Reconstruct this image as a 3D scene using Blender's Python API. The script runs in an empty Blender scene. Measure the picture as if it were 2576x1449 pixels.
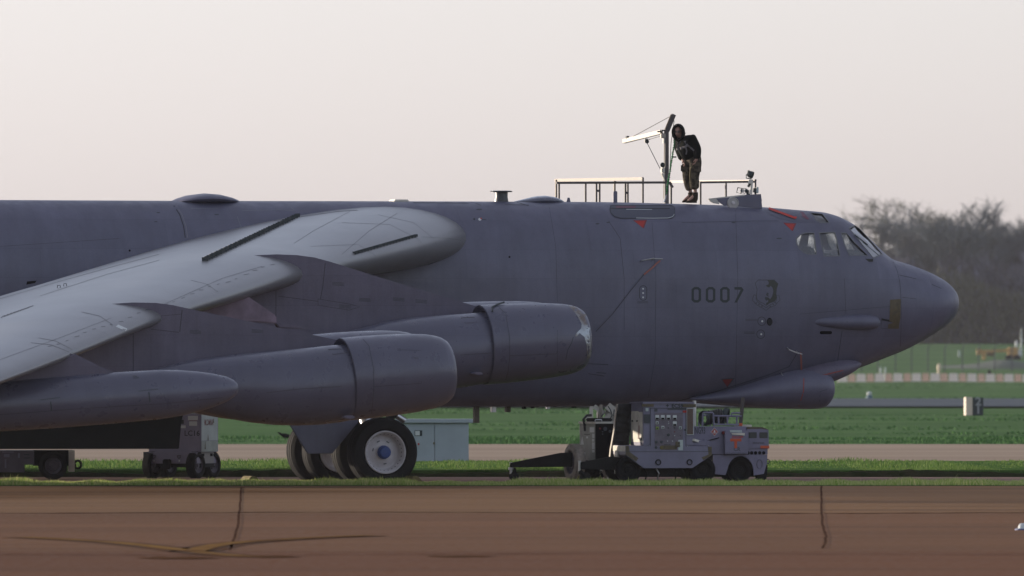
import bpy, bmesh, math, random
from mathutils import Vector, Matrix
from mathutils.bvhtree import BVHTree
from mathutils.geometry import tessellate_polygon
R = math.radians
rnd = random.Random(7)
sc = bpy.context.scene
col = sc.collection

# ------------------------------------------------------------------ camera
FP, EYE, DIST, HOR = 29500.0, 2.73, 250.0, 890.0      # measured from the photograph
cd = bpy.data.cameras.new('camera'); cam = bpy.data.objects.new('camera', cd); col.objects.link(cam)
cam.location = (0, -DIST, EYE); cam.rotation_euler = (R(90), 0, 0)
cd.sensor_width = 36.0; cd.lens = 36.0*FP/2576.0
cd.shift_y = (HOR-724.5)/2576.0
cd.clip_start = 1.0; cd.clip_end = 9000.0
cd.dof.use_dof = True; cd.dof.focus_distance = 249.0; cd.dof.aperture_fstop = 4.2
sc.camera = cam

# ------------------------------------------------------------------ sky, sun, exposure
SUN_EL, SUN_AZ = 4.6, 26.0        # elevation; azimuth: from the left (-x), turned towards the far side (+y)
w = bpy.data.worlds.new('World'); sc.world = w; w.use_nodes = True
nt = w.node_tree; nt.nodes.clear()
out = nt.nodes.new('ShaderNodeOutputWorld'); bg = nt.nodes.new('ShaderNodeBackground')
sky = nt.nodes.new('ShaderNodeTexSky'); sky.sky_type = 'NISHITA'; sky.sun_disc = False
sky.sun_elevation = R(SUN_EL)
sun_dir = Vector((-math.cos(R(SUN_EL))*math.cos(R(SUN_AZ)), math.cos(R(SUN_EL))*math.sin(R(SUN_AZ)), math.sin(R(SUN_EL))))
sky.sun_rotation = math.atan2(sun_dir.x, sun_dir.y)
sky.air_density = 1.0; sky.dust_density = 1.0; sky.ozone_density = 1.5
hsv = nt.nodes.new('ShaderNodeHueSaturation'); hsv.inputs['Saturation'].default_value = 0.45
tint = nt.nodes.new('ShaderNodeMix'); tint.data_type = 'RGBA'; tint.blend_type = 'MULTIPLY'
tint.inputs[0].default_value = 1.0; tint.inputs[7].default_value = (1.0, 1.075, 1.40, 1)
nt.links.new(sky.outputs[0], hsv.inputs['Color']); nt.links.new(hsv.outputs[0], tint.inputs[6])
veil = nt.nodes.new('ShaderNodeMix'); veil.data_type = 'RGBA'; veil.inputs[0].default_value = 0.28     # thin even haze over the whole sky
veil.inputs[7].default_value = (2.25, 2.10, 2.02, 1)
nt.links.new(tint.outputs[2], veil.inputs[6]); nt.links.new(veil.outputs[2], bg.inputs[0]); bg.inputs[1].default_value = 0.14
nt.links.new(bg.outputs[0], out.inputs[0])
sd = bpy.data.lights.new('sun', 'SUN'); so = bpy.data.objects.new('sun', sd); col.objects.link(so)
sd.energy = 2.7; sd.angle = R(0.6); sd.color = (1.0, 0.86, 0.70)
so.rotation_euler = (-sun_dir).to_track_quat('-Z', 'Y').to_euler()
so.location = (-60, 30, 40)
sc.view_settings.view_transform = 'Standard'; sc.view_settings.look = 'None'
sc.view_settings.gamma = 1.0; sc.view_settings.use_curve_mapping = False
sc.view_settings.exposure = 1.28
sc.cycles.max_bounces = 8; sc.cycles.transparent_max_bounces = 12

HAZE = 0.00004
# ------------------------------------------------------------------ helpers
def pix(px, py, Y):
    """world point that the photograph shows at (px,py) when it stands at depth Y"""
    d = Y+DIST
    return Vector(((px-1288)*d/FP, Y, EYE+(HOR-py)*d/FP))
def gnd(px, py, z=0.0):
    d = FP*(EYE-z)/(py-HOR)
    return Vector(((px-1288)*d/FP, d-DIST, z))

def mat(name, color, rough=0.6, metal=0.0, var=0.0, scale=3.0, bump=0.0, bscale=20.0, stretch=(1,1,1), color2=None, coords='Object', spec=0.5, coat=0.0, detail=6, sheen=0.0, contrast=(0.35,0.65)):
    m = bpy.data.materials.new(name); m.use_nodes = True
    t = m.node_tree; b = t.nodes['Principled BSDF']
    b.inputs['Base Color'].default_value = (*color, 1); b.inputs['Roughness'].default_value = rough
    b.inputs['Metallic'].default_value = metal; b.inputs['Specular IOR Level'].default_value = spec
    b.inputs['Coat Weight'].default_value = coat
    b.inputs['Sheen Weight'].default_value = sheen
    if var or color2 or bump:
        tc = t.nodes.new('ShaderNodeTexCoord'); mp = t.nodes.new('ShaderNodeMapping')
        mp.inputs['Scale'].default_value = stretch
        t.links.new(tc.outputs[coords], mp.inputs[0])
    if var or color2:
        n = t.nodes.new('ShaderNodeTexNoise'); n.inputs['Scale'].default_value = scale; n.inputs['Detail'].default_value = detail
        n.inputs['Roughness'].default_value = 0.6
        t.links.new(mp.outputs[0], n.inputs['Vector'])
        r = t.nodes.new('ShaderNodeValToRGB')
        c2 = color2 or tuple(c*(1-var) for c in color)
        c1 = color if color2 else tuple(min(1, c*(1+var)) for c in color)
        r.color_ramp.elements[0].position = contrast[0]; r.color_ramp.elements[1].position = contrast[1]
        r.color_ramp.elements[0].color = (*c2, 1); r.color_ramp.elements[1].color = (*c1, 1)
        t.links.new(n.outputs[0], r.inputs[0]); t.links.new(r.outputs[0], b.inputs['Base Color'])
    if bump:
        n2 = t.nodes.new('ShaderNodeTexNoise'); n2.inputs['Scale'].default_value = bscale; n2.inputs['Detail'].default_value = 4
        t.links.new(mp.outputs[0], n2.inputs['Vector'])
        bp = t.nodes.new('ShaderNodeBump'); bp.inputs['Strength'].default_value = bump; bp.inputs['Distance'].default_value = 0.02
        t.links.new(n2.outputs[0], bp.inputs['Height']); t.links.new(bp.outputs[0], b.inputs['Normal'])
    return m

class MB:
    def __init__(s): s.v = []; s.f = []
    def add(s, vs, fs, M=None):
        o = len(s.v)
        s.v += [tuple(M @ Vector(p)) if M else tuple(p) for p in vs]
        s.f += [tuple(i+o for i in f) for f in fs]
        return s
    def box(s, x0, x1, y0, y1, z0, z1, M=None):
        return s.add([(x0,y0,z0),(x1,y0,z0),(x1,y1,z0),(x0,y1,z0),(x0,y0,z1),(x1,y0,z1),(x1,y1,z1),(x0,y1,z1)],
              [(0,3,2,1),(4,5,6,7),(0,1,5,4),(1,2,6,5),(2,3,7,6),(3,0,4,7)], M)
    def tube(s, pts, r, n=8, cap=True, M=None):
        pts = [Vector(p) for p in pts]; rs = r if isinstance(r, (list, tuple)) else [r]*len(pts)
        vs = []; fs = []; up = None
        for i, p in enumerate(pts):
            d = (pts[min(i+1, len(pts)-1)]-pts[max(i-1, 0)])
            d = d.normalized() if d.length > 1e-9 else Vector((0,0,1))
            if up is None:
                up = Vector((0,0,1)) if abs(d.z) < .9 else Vector((1,0,0))
            a = d.cross(up).normalized(); b = a.cross(d).normalized(); up = b
            for k in range(n):
                t = 2*math.pi*k/n
                vs.append(p+a*math.cos(t)*rs[i]+b*math.sin(t)*rs[i])
        for i in range(len(pts)-1):
            for k in range(n):
                k2 = (k+1) % n
                fs.append((i*n+k, (i+1)*n+k, (i+1)*n+k2, i*n+k2))
        if cap:
            fs.append(tuple(range(n))); fs.append(tuple(reversed(range((len(pts)-1)*n, len(pts)*n))))
        return s.add(vs, fs, M)
    def beam(s, p0, p1, wd, ht, M=None):
        """a rectangular bar between two points"""
        p0, p1 = Vector(p0), Vector(p1); d = (p1-p0).normalized()
        up = Vector((0,0,1)) if abs(d.z) < .95 else Vector((0,1,0))
        a = d.cross(up).normalized()*wd/2; b = a.cross(d).normalized()*ht/2
        vs = [p+q for p in (p0, p1) for q in (-a-b, a-b, a+b, -a+b)]
        return s.add(vs, [(0,1,2,3),(7,6,5,4),(0,4,5,1),(1,5,6,2),(2,6,7,3),(3,7,4,0)], M)
    def lathe(s, prof, n=32, M=None, close=False):
        """profile of (axial, radius) turned about the local X axis"""
        vs = [(a, r*math.cos(2*math.pi*k/n), r*math.sin(2*math.pi*k/n)) for a, r in prof for k in range(n)]
        fs = []
        m = len(prof)
        for i in range(m if close else m-1):
            j = (i+1) % m
            for k in range(n):
                k2 = (k+1) % n; fs.append((i*n+k, i*n+k2, j*n+k2, j*n+k))
        return s.add(vs, fs, M)
    def prism(s, poly, y0, y1, M=None, axis='y'):
        """polygon in x,z pushed from y0 to y1"""
        n = len(poly)
        vs = [(p[0], y0, p[1]) for p in poly]+[(p[0], y1, p[1]) for p in poly]
        tri = tessellate_polygon([[Vector((p[0], p[1], 0)) for p in poly]])
        fs = [tuple(t) for t in tri]+[tuple(i+n for i in reversed(t)) for t in tri]
        fs += [(i, i+n, (i+1) % n+n, (i+1) % n) for i in range(n)]
        return s.add(vs, fs, M)
    def loft(s, rings, cap=True, M=None):
        n = len(rings[0]); vs = [p for r in rings for p in r]; fs = []
        for i in range(len(rings)-1):
            for k in range(n):
                k2 = (k+1) % n; fs.append((i*n+k, i*n+k2, (i+1)*n+k2, (i+1)*n+k))
        if cap: fs += [tuple(reversed(range(n))), tuple(range((len(rings)-1)*n, len(rings)*n))]
        return s.add(vs, fs, M)
    def build(s, name, m, parent=None, smooth=False, bevel=0.0, angle=40):
        me = bpy.data.meshes.new(name); me.from_pydata([tuple(v) for v in s.v], [], s.f)
        bm = bmesh.new(); bm.from_mesh(me)
        if bevel:
            bmesh.ops.remove_doubles(bm, verts=bm.verts, dist=1e-5)
            es = [e for e in bm.edges if len(e.link_faces) == 2 and e.calc_face_angle(0) > R(30)]
            bmesh.ops.bevel(bm, geom=es, offset=bevel, segments=2, affect='EDGES', clamp_overlap=True)
        bmesh.ops.recalc_face_normals(bm, faces=bm.faces)
        bm.to_mesh(me); bm.free()
        return link(name, me, m, parent, smooth or bevel > 0, angle)
def link(name, me, m, parent=None, smooth=False, angle=40):
    if m:
        me.materials.clear(); me.materials.append(m)
    if smooth:
        me.shade_smooth()
        me.set_sharp_from_angle(angle=R(angle))
    o = bpy.data.objects.new(name, me); col.objects.link(o)
    if parent: o.parent = parent
    return o
def thing(name, label, cat, loc=(0,0,0), rz=0.0, group=None):
    o = bpy.data.objects.new(name, None); col.objects.link(o); o.empty_display_size = .2
    o.location = loc; o.rotation_euler = (0, 0, rz)
    return tag(o, label, cat, group)
def tag(o, label, cat, group=None):
    o['label'] = label; o['category'] = cat
    if group: o['group'] = group
    return o
def kind(o, k):
    o['kind'] = k; return o
def text_mesh(s, size, M, depth=0.0, bold=0.0, width=1.0, align='LEFT'):
    """lettering as flat mesh: local x right, z up"""
    c = bpy.data.curves.new('lettering', 'FONT'); c.body = s; c.size = size; c.extrude = depth; c.offset = bold
    c.align_x = align; c.resolution_u = 2
    o = bpy.data.objects.new('tmp', c); col.objects.link(o)
    dg = bpy.context.evaluated_depsgraph_get(); me = bpy.data.meshes.new_from_object(o.evaluated_get(dg))
    mb = MB(); mb.add([(v.co.x*width, -v.co.z, v.co.y) for v in me.vertices], [tuple(p.vertices) for p in me.polygons], M)
    bpy.data.objects.remove(o); bpy.data.curves.remove(c); bpy.data.meshes.remove(me)
    return mb
def lerp(pts, x):
    """piecewise-linear table"""
    if x <= pts[0][0]: return pts[0][1]
    for (a, b), (c, d) in zip(pts, pts[1:]):
        if x <= c: return b+(d-b)*(x-a)/(c-a)
    return pts[-1][1]
def smooth_tab(pts, x):
    """monotone-ish cubic (Catmull-Rom) table"""
    n = len(pts)
    if x <= pts[0][0]: return pts[0][1]
    if x >= pts[-1][0]: return pts[-1][1]
    for i in range(n-1):
        x0, y0 = pts[i]; x1, y1 = pts[i+1]
        if x <= x1:
            h = x1-x0; t = (x-x0)/h
            s1 = (y1-y0)/h
            sa = (y0-pts[i-1][1])/(x0-pts[i-1][0]) if i else s1
            sb = (pts[i+2][1]-y1)/(pts[i+2][0]-x1) if i < n-2 else s1
            m0 = 0 if sa*s1 <= 0 else 2*sa*s1/(sa+s1); m1 = 0 if sb*s1 <= 0 else 2*sb*s1/(sb+s1)
            return (2*t**3-3*t*t+1)*y0+(t**3-2*t*t+t)*h*m0+(-2*t**3+3*t*t)*y1+(t**3-t*t)*h*m1

# ------------------------------------------------------------------ materials
PAINT = (0.088, 0.089, 0.130)
M = {}
def aircraft_paint(name, c, rough, streak=0.12, flat=False, panel=.05, bump=1.0):
    """grey paint: rippled skin, faded panels of slightly different tone, run-off streaks, mottled gloss"""
    m = bpy.data.materials.new(name); m.use_nodes = True; t = m.node_tree; b = t.nodes['Principled BSDF']
    tc = t.nodes.new('ShaderNodeTexCoord')
    def mp(scale, rot=(0,0,0)):
        q = t.nodes.new('ShaderNodeMapping'); q.inputs['Scale'].default_value = scale; q.inputs['Rotation'].default_value = rot
        t.links.new(tc.outputs['Object'], q.inputs[0]); return q.outputs[0]
    def noise(sc_, stretch, det=8, ro=.55):
        n = t.nodes.new('ShaderNodeTexNoise'); n.inputs['Scale'].default_value = sc_; n.inputs['Detail'].default_value = det; n.inputs['Roughness'].default_value = ro
        t.links.new(mp(stretch), n.inputs['Vector']); return n.outputs[0]
    def rng(f, lo, hi, a0=.3, a1=.7):
        r = t.nodes.new('ShaderNodeMapRange'); r.inputs[1].default_value = a0; r.inputs[2].default_value = a1; r.inputs[3].default_value = lo; r.inputs[4].default_value = hi
        t.links.new(f, r.inputs[0]); return r.outputs[0]
    def mul(a_, b_):
        x = t.nodes.new('ShaderNodeMath'); x.operation = 'MULTIPLY'; t.links.new(a_, x.inputs[0]); t.links.new(b_, x.inputs[1]); return x.outputs[0]
    f = rng(noise(.9, (1, 1, 1)), 1-streak, 1+streak)
    f = mul(f, rng(noise(3.0, (1.6, 1, .22) if not flat else (.5, .25, 1), 8 if not flat else 3), 1-streak*.7, 1+streak*.7))
    f = mul(f, rng(noise(34, (1, 1, 1), 3), .94, 1.06))
    br = t.nodes.new('ShaderNodeTexBrick'); br.inputs['Scale'].default_value = 1.0
    br.inputs['Brick Width'].default_value = 1.9; br.inputs['Row Height'].default_value = .62; br.inputs['Mortar Size'].default_value = .004; br.inputs['Mortar Smooth'].default_value = .3
    br.inputs['Color1'].default_value = (1-panel,)*3+(1,); br.inputs['Color2'].default_value = (1+panel,)*3+(1,); br.inputs['Mortar'].default_value = (.80,)*3+(1,)
    t.links.new(mp((1,1,1), (0,0,0) if flat else (R(-90), 0, 0)), br.inputs['Vector'])
    f = mul(f, br.outputs['Color'])
    mx = t.nodes.new('ShaderNodeMix'); mx.data_type = 'RGBA'; mx.blend_type = 'MULTIPLY'; mx.inputs[0].default_value = 1
    mx.inputs[6].default_value = (*c, 1); t.links.new(f, mx.inputs[7]); t.links.new(mx.outputs[2], b.inputs['Base Color'])
    dr = .09 if bump > .1 else .012; t.links.new(rng(noise(1.2 if dr < .05 else 4, (1,1,1)), rough-dr, rough+dr), b.inputs['Roughness'])
    b1 = t.nodes.new('ShaderNodeBump'); b1.inputs['Strength'].default_value = .5*bump; b1.inputs['Distance'].default_value = .012
    t.links.new(noise(2.2, (1, 1, 1.5), 2), b1.inputs['Height'])
    b2 = t.nodes.new('ShaderNodeBump'); b2.inputs['Strength'].default_value = .25*bump; b2.inputs['Distance'].default_value = .003
    t.links.new(noise(14, (1,1,1), 3), b2.inputs['Height']); t.links.new(b1.outputs[0], b2.inputs['Normal']); 
    if bump > .1: t.links.new(b2.outputs[0], b.inputs['Normal'])
    return m
M['paint'] = aircraft_paint('grey_aircraft_paint', PAINT, 0.46)
M['wing'] = aircraft_paint('grey_wing_paint', (0.125, 0.125, 0.130), 0.30, streak=.03, flat=True, bump=.03, panel=.03)
M['wing'].node_tree.nodes['Principled BSDF'].inputs['Specular IOR Level'].default_value = .7
M['fresh'] = aircraft_paint('fresh_grey_paint', (0.092, 0.083, 0.118), 0.6, 0.15)
M['pod'] = aircraft_paint('grey_nacelle_paint', (0.074, 0.076, 0.110), 0.33, streak=.07, bump=.35)
M['seam'] = mat('dark_seam', (0.03, 0.032, 0.04), 0.7)
M['wseam'] = mat('faint_wing_joint', (0.075, 0.076, 0.082), 0.6)
M['seam2'] = mat('worn_seam', (0.17, 0.175, 0.19), 0.6)
M['mark'] = mat('black_stencil_paint', (0.016, 0.026, 0.028), 0.6)
M['mark2'] = mat('faded_stencil_paint', (0.035, 0.042, 0.05), 0.6)
M['red'] = mat('red_paint', (0.33, 0.02, 0.015), 0.55)
M['darkred'] = mat('dull_red_paint', (0.16, 0.018, 0.022), 0.6)
M['orange'] = mat('orange_tape', (0.45, 0.07, 0.02), 0.6)
M['tape'] = mat('brown_tape', (0.075, 0.058, 0.028), 0.55, var=.25, scale=9)
M['metal'] = mat('worn_bare_metal', (0.36, 0.40, 0.42), 0.45, metal=0.6, color2=(0.15, 0.12, 0.10), scale=2.6, bump=.15, bscale=8, contrast=(.40,.62))
M['steel'] = mat('steel', (0.45, 0.45, 0.45), 0.35, metal=0.9)
M['black'] = mat('black_void', (0.004, 0.004, 0.005), 0.8, spec=.1)
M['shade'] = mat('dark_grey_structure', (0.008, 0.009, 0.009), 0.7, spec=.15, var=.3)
M['white'] = mat('white_wheel_paint', (0.50, 0.48, 0.49), 0.45, var=.1, scale=6)
M['tyre'] = mat('black_tyre_rubber', (0.007, 0.007, 0.0075), 0.8, spec=.2, var=.25, scale=4, bump=.1)
M['tyre2'] = mat('sunlit_tyre_rubber', (0.24, 0.21, 0.175), 0.8, var=.3, scale=8, bump=.2)  # whole tyre paled to carry the sunlight on its sidewalls
M['blue'] = mat('blue_hub_paint', (0.012, 0.045, 0.19), 0.4, var=.15, scale=30)
M['rail'] = mat('galvanised_rail', (0.24, 0.215, 0.18), 0.45, metal=.25, var=.2, scale=5)
M['raildark'] = mat('dark_painted_rail', (0.05, 0.042, 0.04), 0.5, var=.2)
M['cream'] = mat('cream_sheet_metal', (0.50, 0.48, 0.41), 0.5, var=.12, scale=4)
M['equip'] = mat('lilac_grey_equipment_paint', (0.150, 0.144, 0.205), 0.5, var=.13, scale=2.2, bump=.06, bscale=9, detail=9)
M['equip2'] = mat('pale_equipment_paint', (0.36, 0.42, 0.41), 0.5, var=.1, scale=3)
M['green'] = mat('drab_green_equipment_paint', (0.17, 0.18, 0.15), 0.5, var=.15, scale=5)
M['trailer'] = mat('grey_trailer_paint', (0.085, 0.08, 0.105), 0.6, var=.2, scale=3)
M['label'] = mat('pale_label', (0.50, 0.53, 0.52), 0.5)
M['yellowgreen'] = mat('lime_label', (0.22, 0.33, 0.03), 0.5)
M['placard'] = mat('brown_placard', (0.09, 0.055, 0.045), 0.55, var=.35, scale=60, stretch=(1,1,6))
M['fabric'] = mat('black_duct_fabric', (0.010, 0.010, 0.010), 0.6, spec=.25, var=.3, bump=.5, bscale=7, sheen=.3)
M['duct'] = mat('sunlit_duct_edge', (0.42, 0.38, 0.32), 0.5, var=.15)  # pale colour paints the sunlit left edge of the black sleeve
M['chock'] = mat('yellow_chock', (0.12, 0.095, 0.025), 0.7)
# ================================================================== THE GROUND
def ground_mat(name, c1, c2, scale, stretch, rough=.9, bump=0.0, c3=None, scale3=.05):
    m = mat(name, c1, rough, color2=c2, scale=scale, stretch=stretch, bump=bump, bscale=3, spec=0.0, detail=10)
    return m
def sheet(name, x0, x1, y0, y1, z, m, nx=2, ny=2, fz=None):
    mb = MB(); vs = []; fs = []
    for j in range(ny):
        for i in range(nx):
            x = x0+(x1-x0)*i/(nx-1); y = y0+(y1-y0)*j/(ny-1)
            vs.append((x, y, fz(x, y) if fz else z))
    for j in range(ny-1):
        for i in range(nx-1):
            a = j*nx+i; fs.append((a, a+1, a+nx+1, a+nx))
    mb.add(vs, fs); return kind(mb.build(name, m, smooth=ny > 2), 'structure')

def field_z(x, y):
    """airfield level, climbing gently to the wood beyond the perimeter"""
    z = -0.06
    t = min(1, max(0, (y-960)/400.0)); z += 4.2*t*t*(3-2*t)
    if y > 1400: z += (y-1400)*0.006
    if 108 < y < 960:
        z += .05*math.sin(y*.21+x*.11)*math.sin(x*.13-y*.05)+.03*math.sin(y*.47+x*.3)
    return z
M['field'] = ground_mat('field_grass', (0.115, 0.190, 0.075), (0.080, 0.140, 0.055), .09, (1, .55, 1))
M['strip'] = ground_mat('verge_turf', (0.085, 0.15, 0.045), (0.045, 0.09, 0.025), .8, (1, 1, 1))
# terrain as one sheet out past the wood to the horizon: dense near, coarse far
ys = [-300, -60, 60, 104]+[108+i*6 for i in range(142)]+[970+i*20 for i in range(24)]+[1500+i*300 for i in range(16)]
xs = [-4000, -900, -300]+[-120+i*6 for i in range(41)]+[300, 900, 4000]
mb = MB(); vs = [(x, y, field_z(x, y)) for y in ys for x in xs]; n = len(xs)
mb.add(vs, [(j*n+i, j*n+i+1, (j+1)*n+i+1, (j+1)*n+i) for j in range(len(ys)-1) for i in range(n-1)])
kind(mb.build('ground', M['field'], smooth=True), 'structure')

# near concrete: reddish brown, in slabs whose tone varies from bay to bay
def slab_mat(name, a, b, c):
    m = bpy.data.materials.new(name); m.use_nodes = True; t = m.node_tree; p = t.nodes['Principled BSDF']
    p.inputs['Roughness'].default_value = 1; p.inputs['Specular IOR Level'].default_value = 0.0
    tc = t.nodes.new('ShaderNodeTexCoord')
    def noise(sc_, stretch, det=8):
        mp = t.nodes.new('ShaderNodeMapping'); mp.inputs['Scale'].default_value = stretch
        nn = t.nodes.new('ShaderNodeTexNoise'); nn.inputs['Scale'].default_value = sc_; nn.inputs['Detail'].default_value = det
        t.links.new(tc.outputs['Object'], mp.inputs[0]); t.links.new(mp.outputs[0], nn.inputs[0]); return nn.outputs[0]
    def mix(f, A, B, mode='MIX'):
        x = t.nodes.new('ShaderNodeMix'); x.data_type = 'RGBA'; x.blend_type = mode
        if isinstance(f, float): x.inputs[0].default_value = f
        else: t.links.new(f, x.inputs[0])
        for s, v in ((6, A), (7, B)):
            if isinstance(v, tuple): x.inputs[s].default_value = (*v, 1)
            else: t.links.new(v, x.inputs[s])
        return x.outputs[2]
    def ramp(f, lo, hi):
        r = t.nodes.new('ShaderNodeMapRange'); r.inputs[1].default_value = lo; r.inputs[2].default_value = hi
        t.links.new(f, r.inputs[0]); return r.outputs[0]
    base = mix(ramp(noise(.12, (.5, 1, 1)), .38, .62), a, b)
    base = mix(ramp(noise(.30, (.12, 1, 1)), .52, .70), base, c)
    base = mix(ramp(noise(30, (.25, 1, 1), 3), .3, .7), base, mix(.5, base, (0.30, 0.24, 0.20)))
    n = t.nodes.new('ShaderNodeSeparateXYZ')
    t.links.new(base, p.inputs['Base Color'])
    nn = noise(9, (.4, 1, 1), 5); bp = t.nodes.new('ShaderNodeBump'); bp.inputs['Strength'].default_value = .15; bp.inputs['Distance'].default_value = .01
    t.links.new(nn, bp.inputs['Height']); t.links.new(bp.outputs[0], p.inputs['Normal'])
    return m
M['slab_a'] = slab_mat('brown_concrete', (0.245, 0.128, 0.052), (0.195, 0.10, 0.041), (0.145, 0.075, 0.033))
M['slab_b'] = slab_mat('reddish_concrete', (0.200, 0.090, 0.038), (0.155, 0.069, 0.029), (0.115, 0.053, 0.023))
M['slab_c'] = slab_mat('red_brown_concrete', (0.180, 0.070, 0.028), (0.14, 0.054, 0.022), (0.105, 0.042, 0.018))
kind(MB().box(-400, 400, -49, -7.6, -.05, 0).build('taxiway', M['slab_a']), 'structure')
kind(MB().box(-400, 400, -88, -49.03, -.05, -.002).build('taxiway_shoulder', M['slab_b']), 'structure')
kind(MB().box(-400, 400, -300, -88.03, -.05, -.004).build('near_taxiway', M['slab_c']), 'structure')
M['apron'] = ground_mat('apron_concrete', (0.33, 0.225, 0.18), (0.22, 0.15, 0.12), .35, (.15, 1, 1))
kind(MB().box(-400, 400, -2.1, 9.8, -.06, 0).build('apron', M['apron']), 'structure')
M['taxi2'] = ground_mat('pale_taxiway_concrete', (0.42, 0.325, 0.235), (0.33, 0.25, 0.185), .10, (.1, 1, 1))
kind(MB().box(-500, 500, 32.6, 103, -.05, .01).build('far_taxiway', M['taxi2']), 'structure')
M['road'] = ground_mat('grey_asphalt', (0.15, 0.165, 0.175), (0.11, 0.125, 0.13), .1, (.1, 1, 1))
sheet('perimeter_road', -600, 600, 346, 452, .06, M['road'])
kind(MB().box(-400, 400, 9.95, 32.5, -.06, .15).build('verge', M['strip']), 'structure')
M['verge_shade'] = mat('shaded_verge_edge', (0.022, 0.030, 0.012), 1.0, color2=(0.045, 0.040, 0.022), scale=2.5, spec=0.0)  # near-black colour paints the shade along the verge's front
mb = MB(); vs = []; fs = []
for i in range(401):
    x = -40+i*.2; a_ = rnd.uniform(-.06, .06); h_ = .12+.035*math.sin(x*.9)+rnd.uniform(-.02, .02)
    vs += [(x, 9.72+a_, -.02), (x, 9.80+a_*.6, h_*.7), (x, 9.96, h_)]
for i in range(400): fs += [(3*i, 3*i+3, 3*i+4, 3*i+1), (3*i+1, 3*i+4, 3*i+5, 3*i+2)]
kind(mb.add(vs, fs).build('verge_shade_strip', M['verge_shade']), 'structure')
kind(MB().box(-400, 400, -7.59, -2.11, -.05, .012).build('grass_strip_soil', M['strip']), 'structure')
for i in range(26):      # low tufted mounds that break the verge's front edge
    pass

# slab joints, cracks, taxi line on the near concrete (thin sheets 4 mm proud)
def ground_ribbon(pts, width_m, z):
    """ribbon through ground points given as pixels; width in metres (or per point)"""
    P = [gnd(x, y) for x, y in pts]; vs = []; n = len(P)
    for i, p in enumerate(P):
        d = (P[min(i+1, n-1)]-P[max(i-1, 0)]).normalized(); q = Vector((-d.y, d.x, 0))
        wd = width_m[i] if isinstance(width_m, list) else width_m
        vs += [p-q*wd/2+Vector((0,0,z)), p+q*wd/2+Vector((0,0,z))]
    return vs, [(2*i, 2*i+1, 2*i+3, 2*i+2) for i in range(n-1)]
M['joint'] = mat('joint_sealant', (0.085, 0.045, 0.028), .9, var=.3, scale=.4, spec=0.0)
M['joint2'] = mat('tarry_joint', (0.075, 0.055, 0.035), .9, var=.4, scale=.3, spec=0.0)
M['line'] = mat('worn_yellow_line', (0.25, 0.14, 0.05), .8, color2=(0.15, 0.08, 0.04), scale=.5, contrast=(.35, .6), spec=0.0)
M['lineedge'] = mat('worn_black_line_edge', (0.12, 0.078, 0.055), .85, color2=(0.15, 0.072, 0.036), scale=.3, contrast=(.3, .6), spec=0.0)
def wob(pts, amp, k=6):
    o = []
    for (a, b), (c, d) in zip(pts, pts[1:]):
        for i in range(k):
            t = i/k; o.append((a+(c-a)*t+rnd.uniform(-amp, amp), b+(d-b)*t))
    return o+[pts[-1]]
for nm, pts in (('transverse_joint', [(607, 1226), (604, 1275), (600, 1310), (593, 1345), (583, 1370), (579, 1384)]),
                ('transverse_joint', [(2066, 1222), (2067, 1280), (2069, 1320), (2078, 1350), (2074, 1372), (2068, 1380)])):
    kind(MB().add(*ground_ribbon(wob(pts, 1.3), .04, .004)).build(nm, M['joint']), 'structure')
for y, amp, wd in ((1290, 1.0, .55), (1395, 1.2, .2)):
    pts = [(x, y+math.sin(x*.003+y)*amp*1.5+rnd.uniform(-.3, .3)) for x in range(-400, 3000, 60)]
    P, Fc = ground_ribbon(pts, [wd*rnd.uniform(.3, 1.2) for _ in pts], .004)
    kind(MB().add(P, Fc).build('longitudinal_joint', M['joint']), 'structure')
l1 = [(60, 1352), (180, 1358), (300, 1366), (400, 1377), (480, 1387), (540, 1394), (600, 1399), (660, 1402)]
l2 = [(485, 1388), (520, 1378), (560, 1370), (620, 1364), (700, 1359), (800, 1353), (930, 1348)]
for pts in (l1, l2):
    kind(MB().add(*ground_ribbon(pts, .70, .004)).build('line_edging', M['lineedge']), 'structure')
kind(MB().add(*ground_ribbon(l1, .30, .008)).build('taxi_line', M['line']), 'structure')
kind(MB().add(*ground_ribbon(l2, .32, .012)).build('taxi_line', M['line']), 'structure')
M['stain'] = mat('oil_stain', (0.10, 0.055, 0.028), .7, color2=(0.15, 0.062, 0.028), scale=.6, contrast=(.3, .6), spec=0.0)
for i, (x, y, a, b) in enumerate(((450, 1404, 95, 2.6), (690, 1401, 60, 2.2), (1160, 1400, 90, 1.8))):
    pl = [(x+a*math.cos(t*.35)*(1+.2*math.sin(t*1.7+i)), y+b*math.sin(t*.35)*(1+.3*math.sin(t*2.3+i))) for t in range(18)]
    P = [gnd(px, py) for px, py in pl]
    kind(MB().add([(p.x, p.y, .006-.001*i) for p in P], [tuple(range(18))]).build('oil_stain', M['stain']), 'structure')

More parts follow.
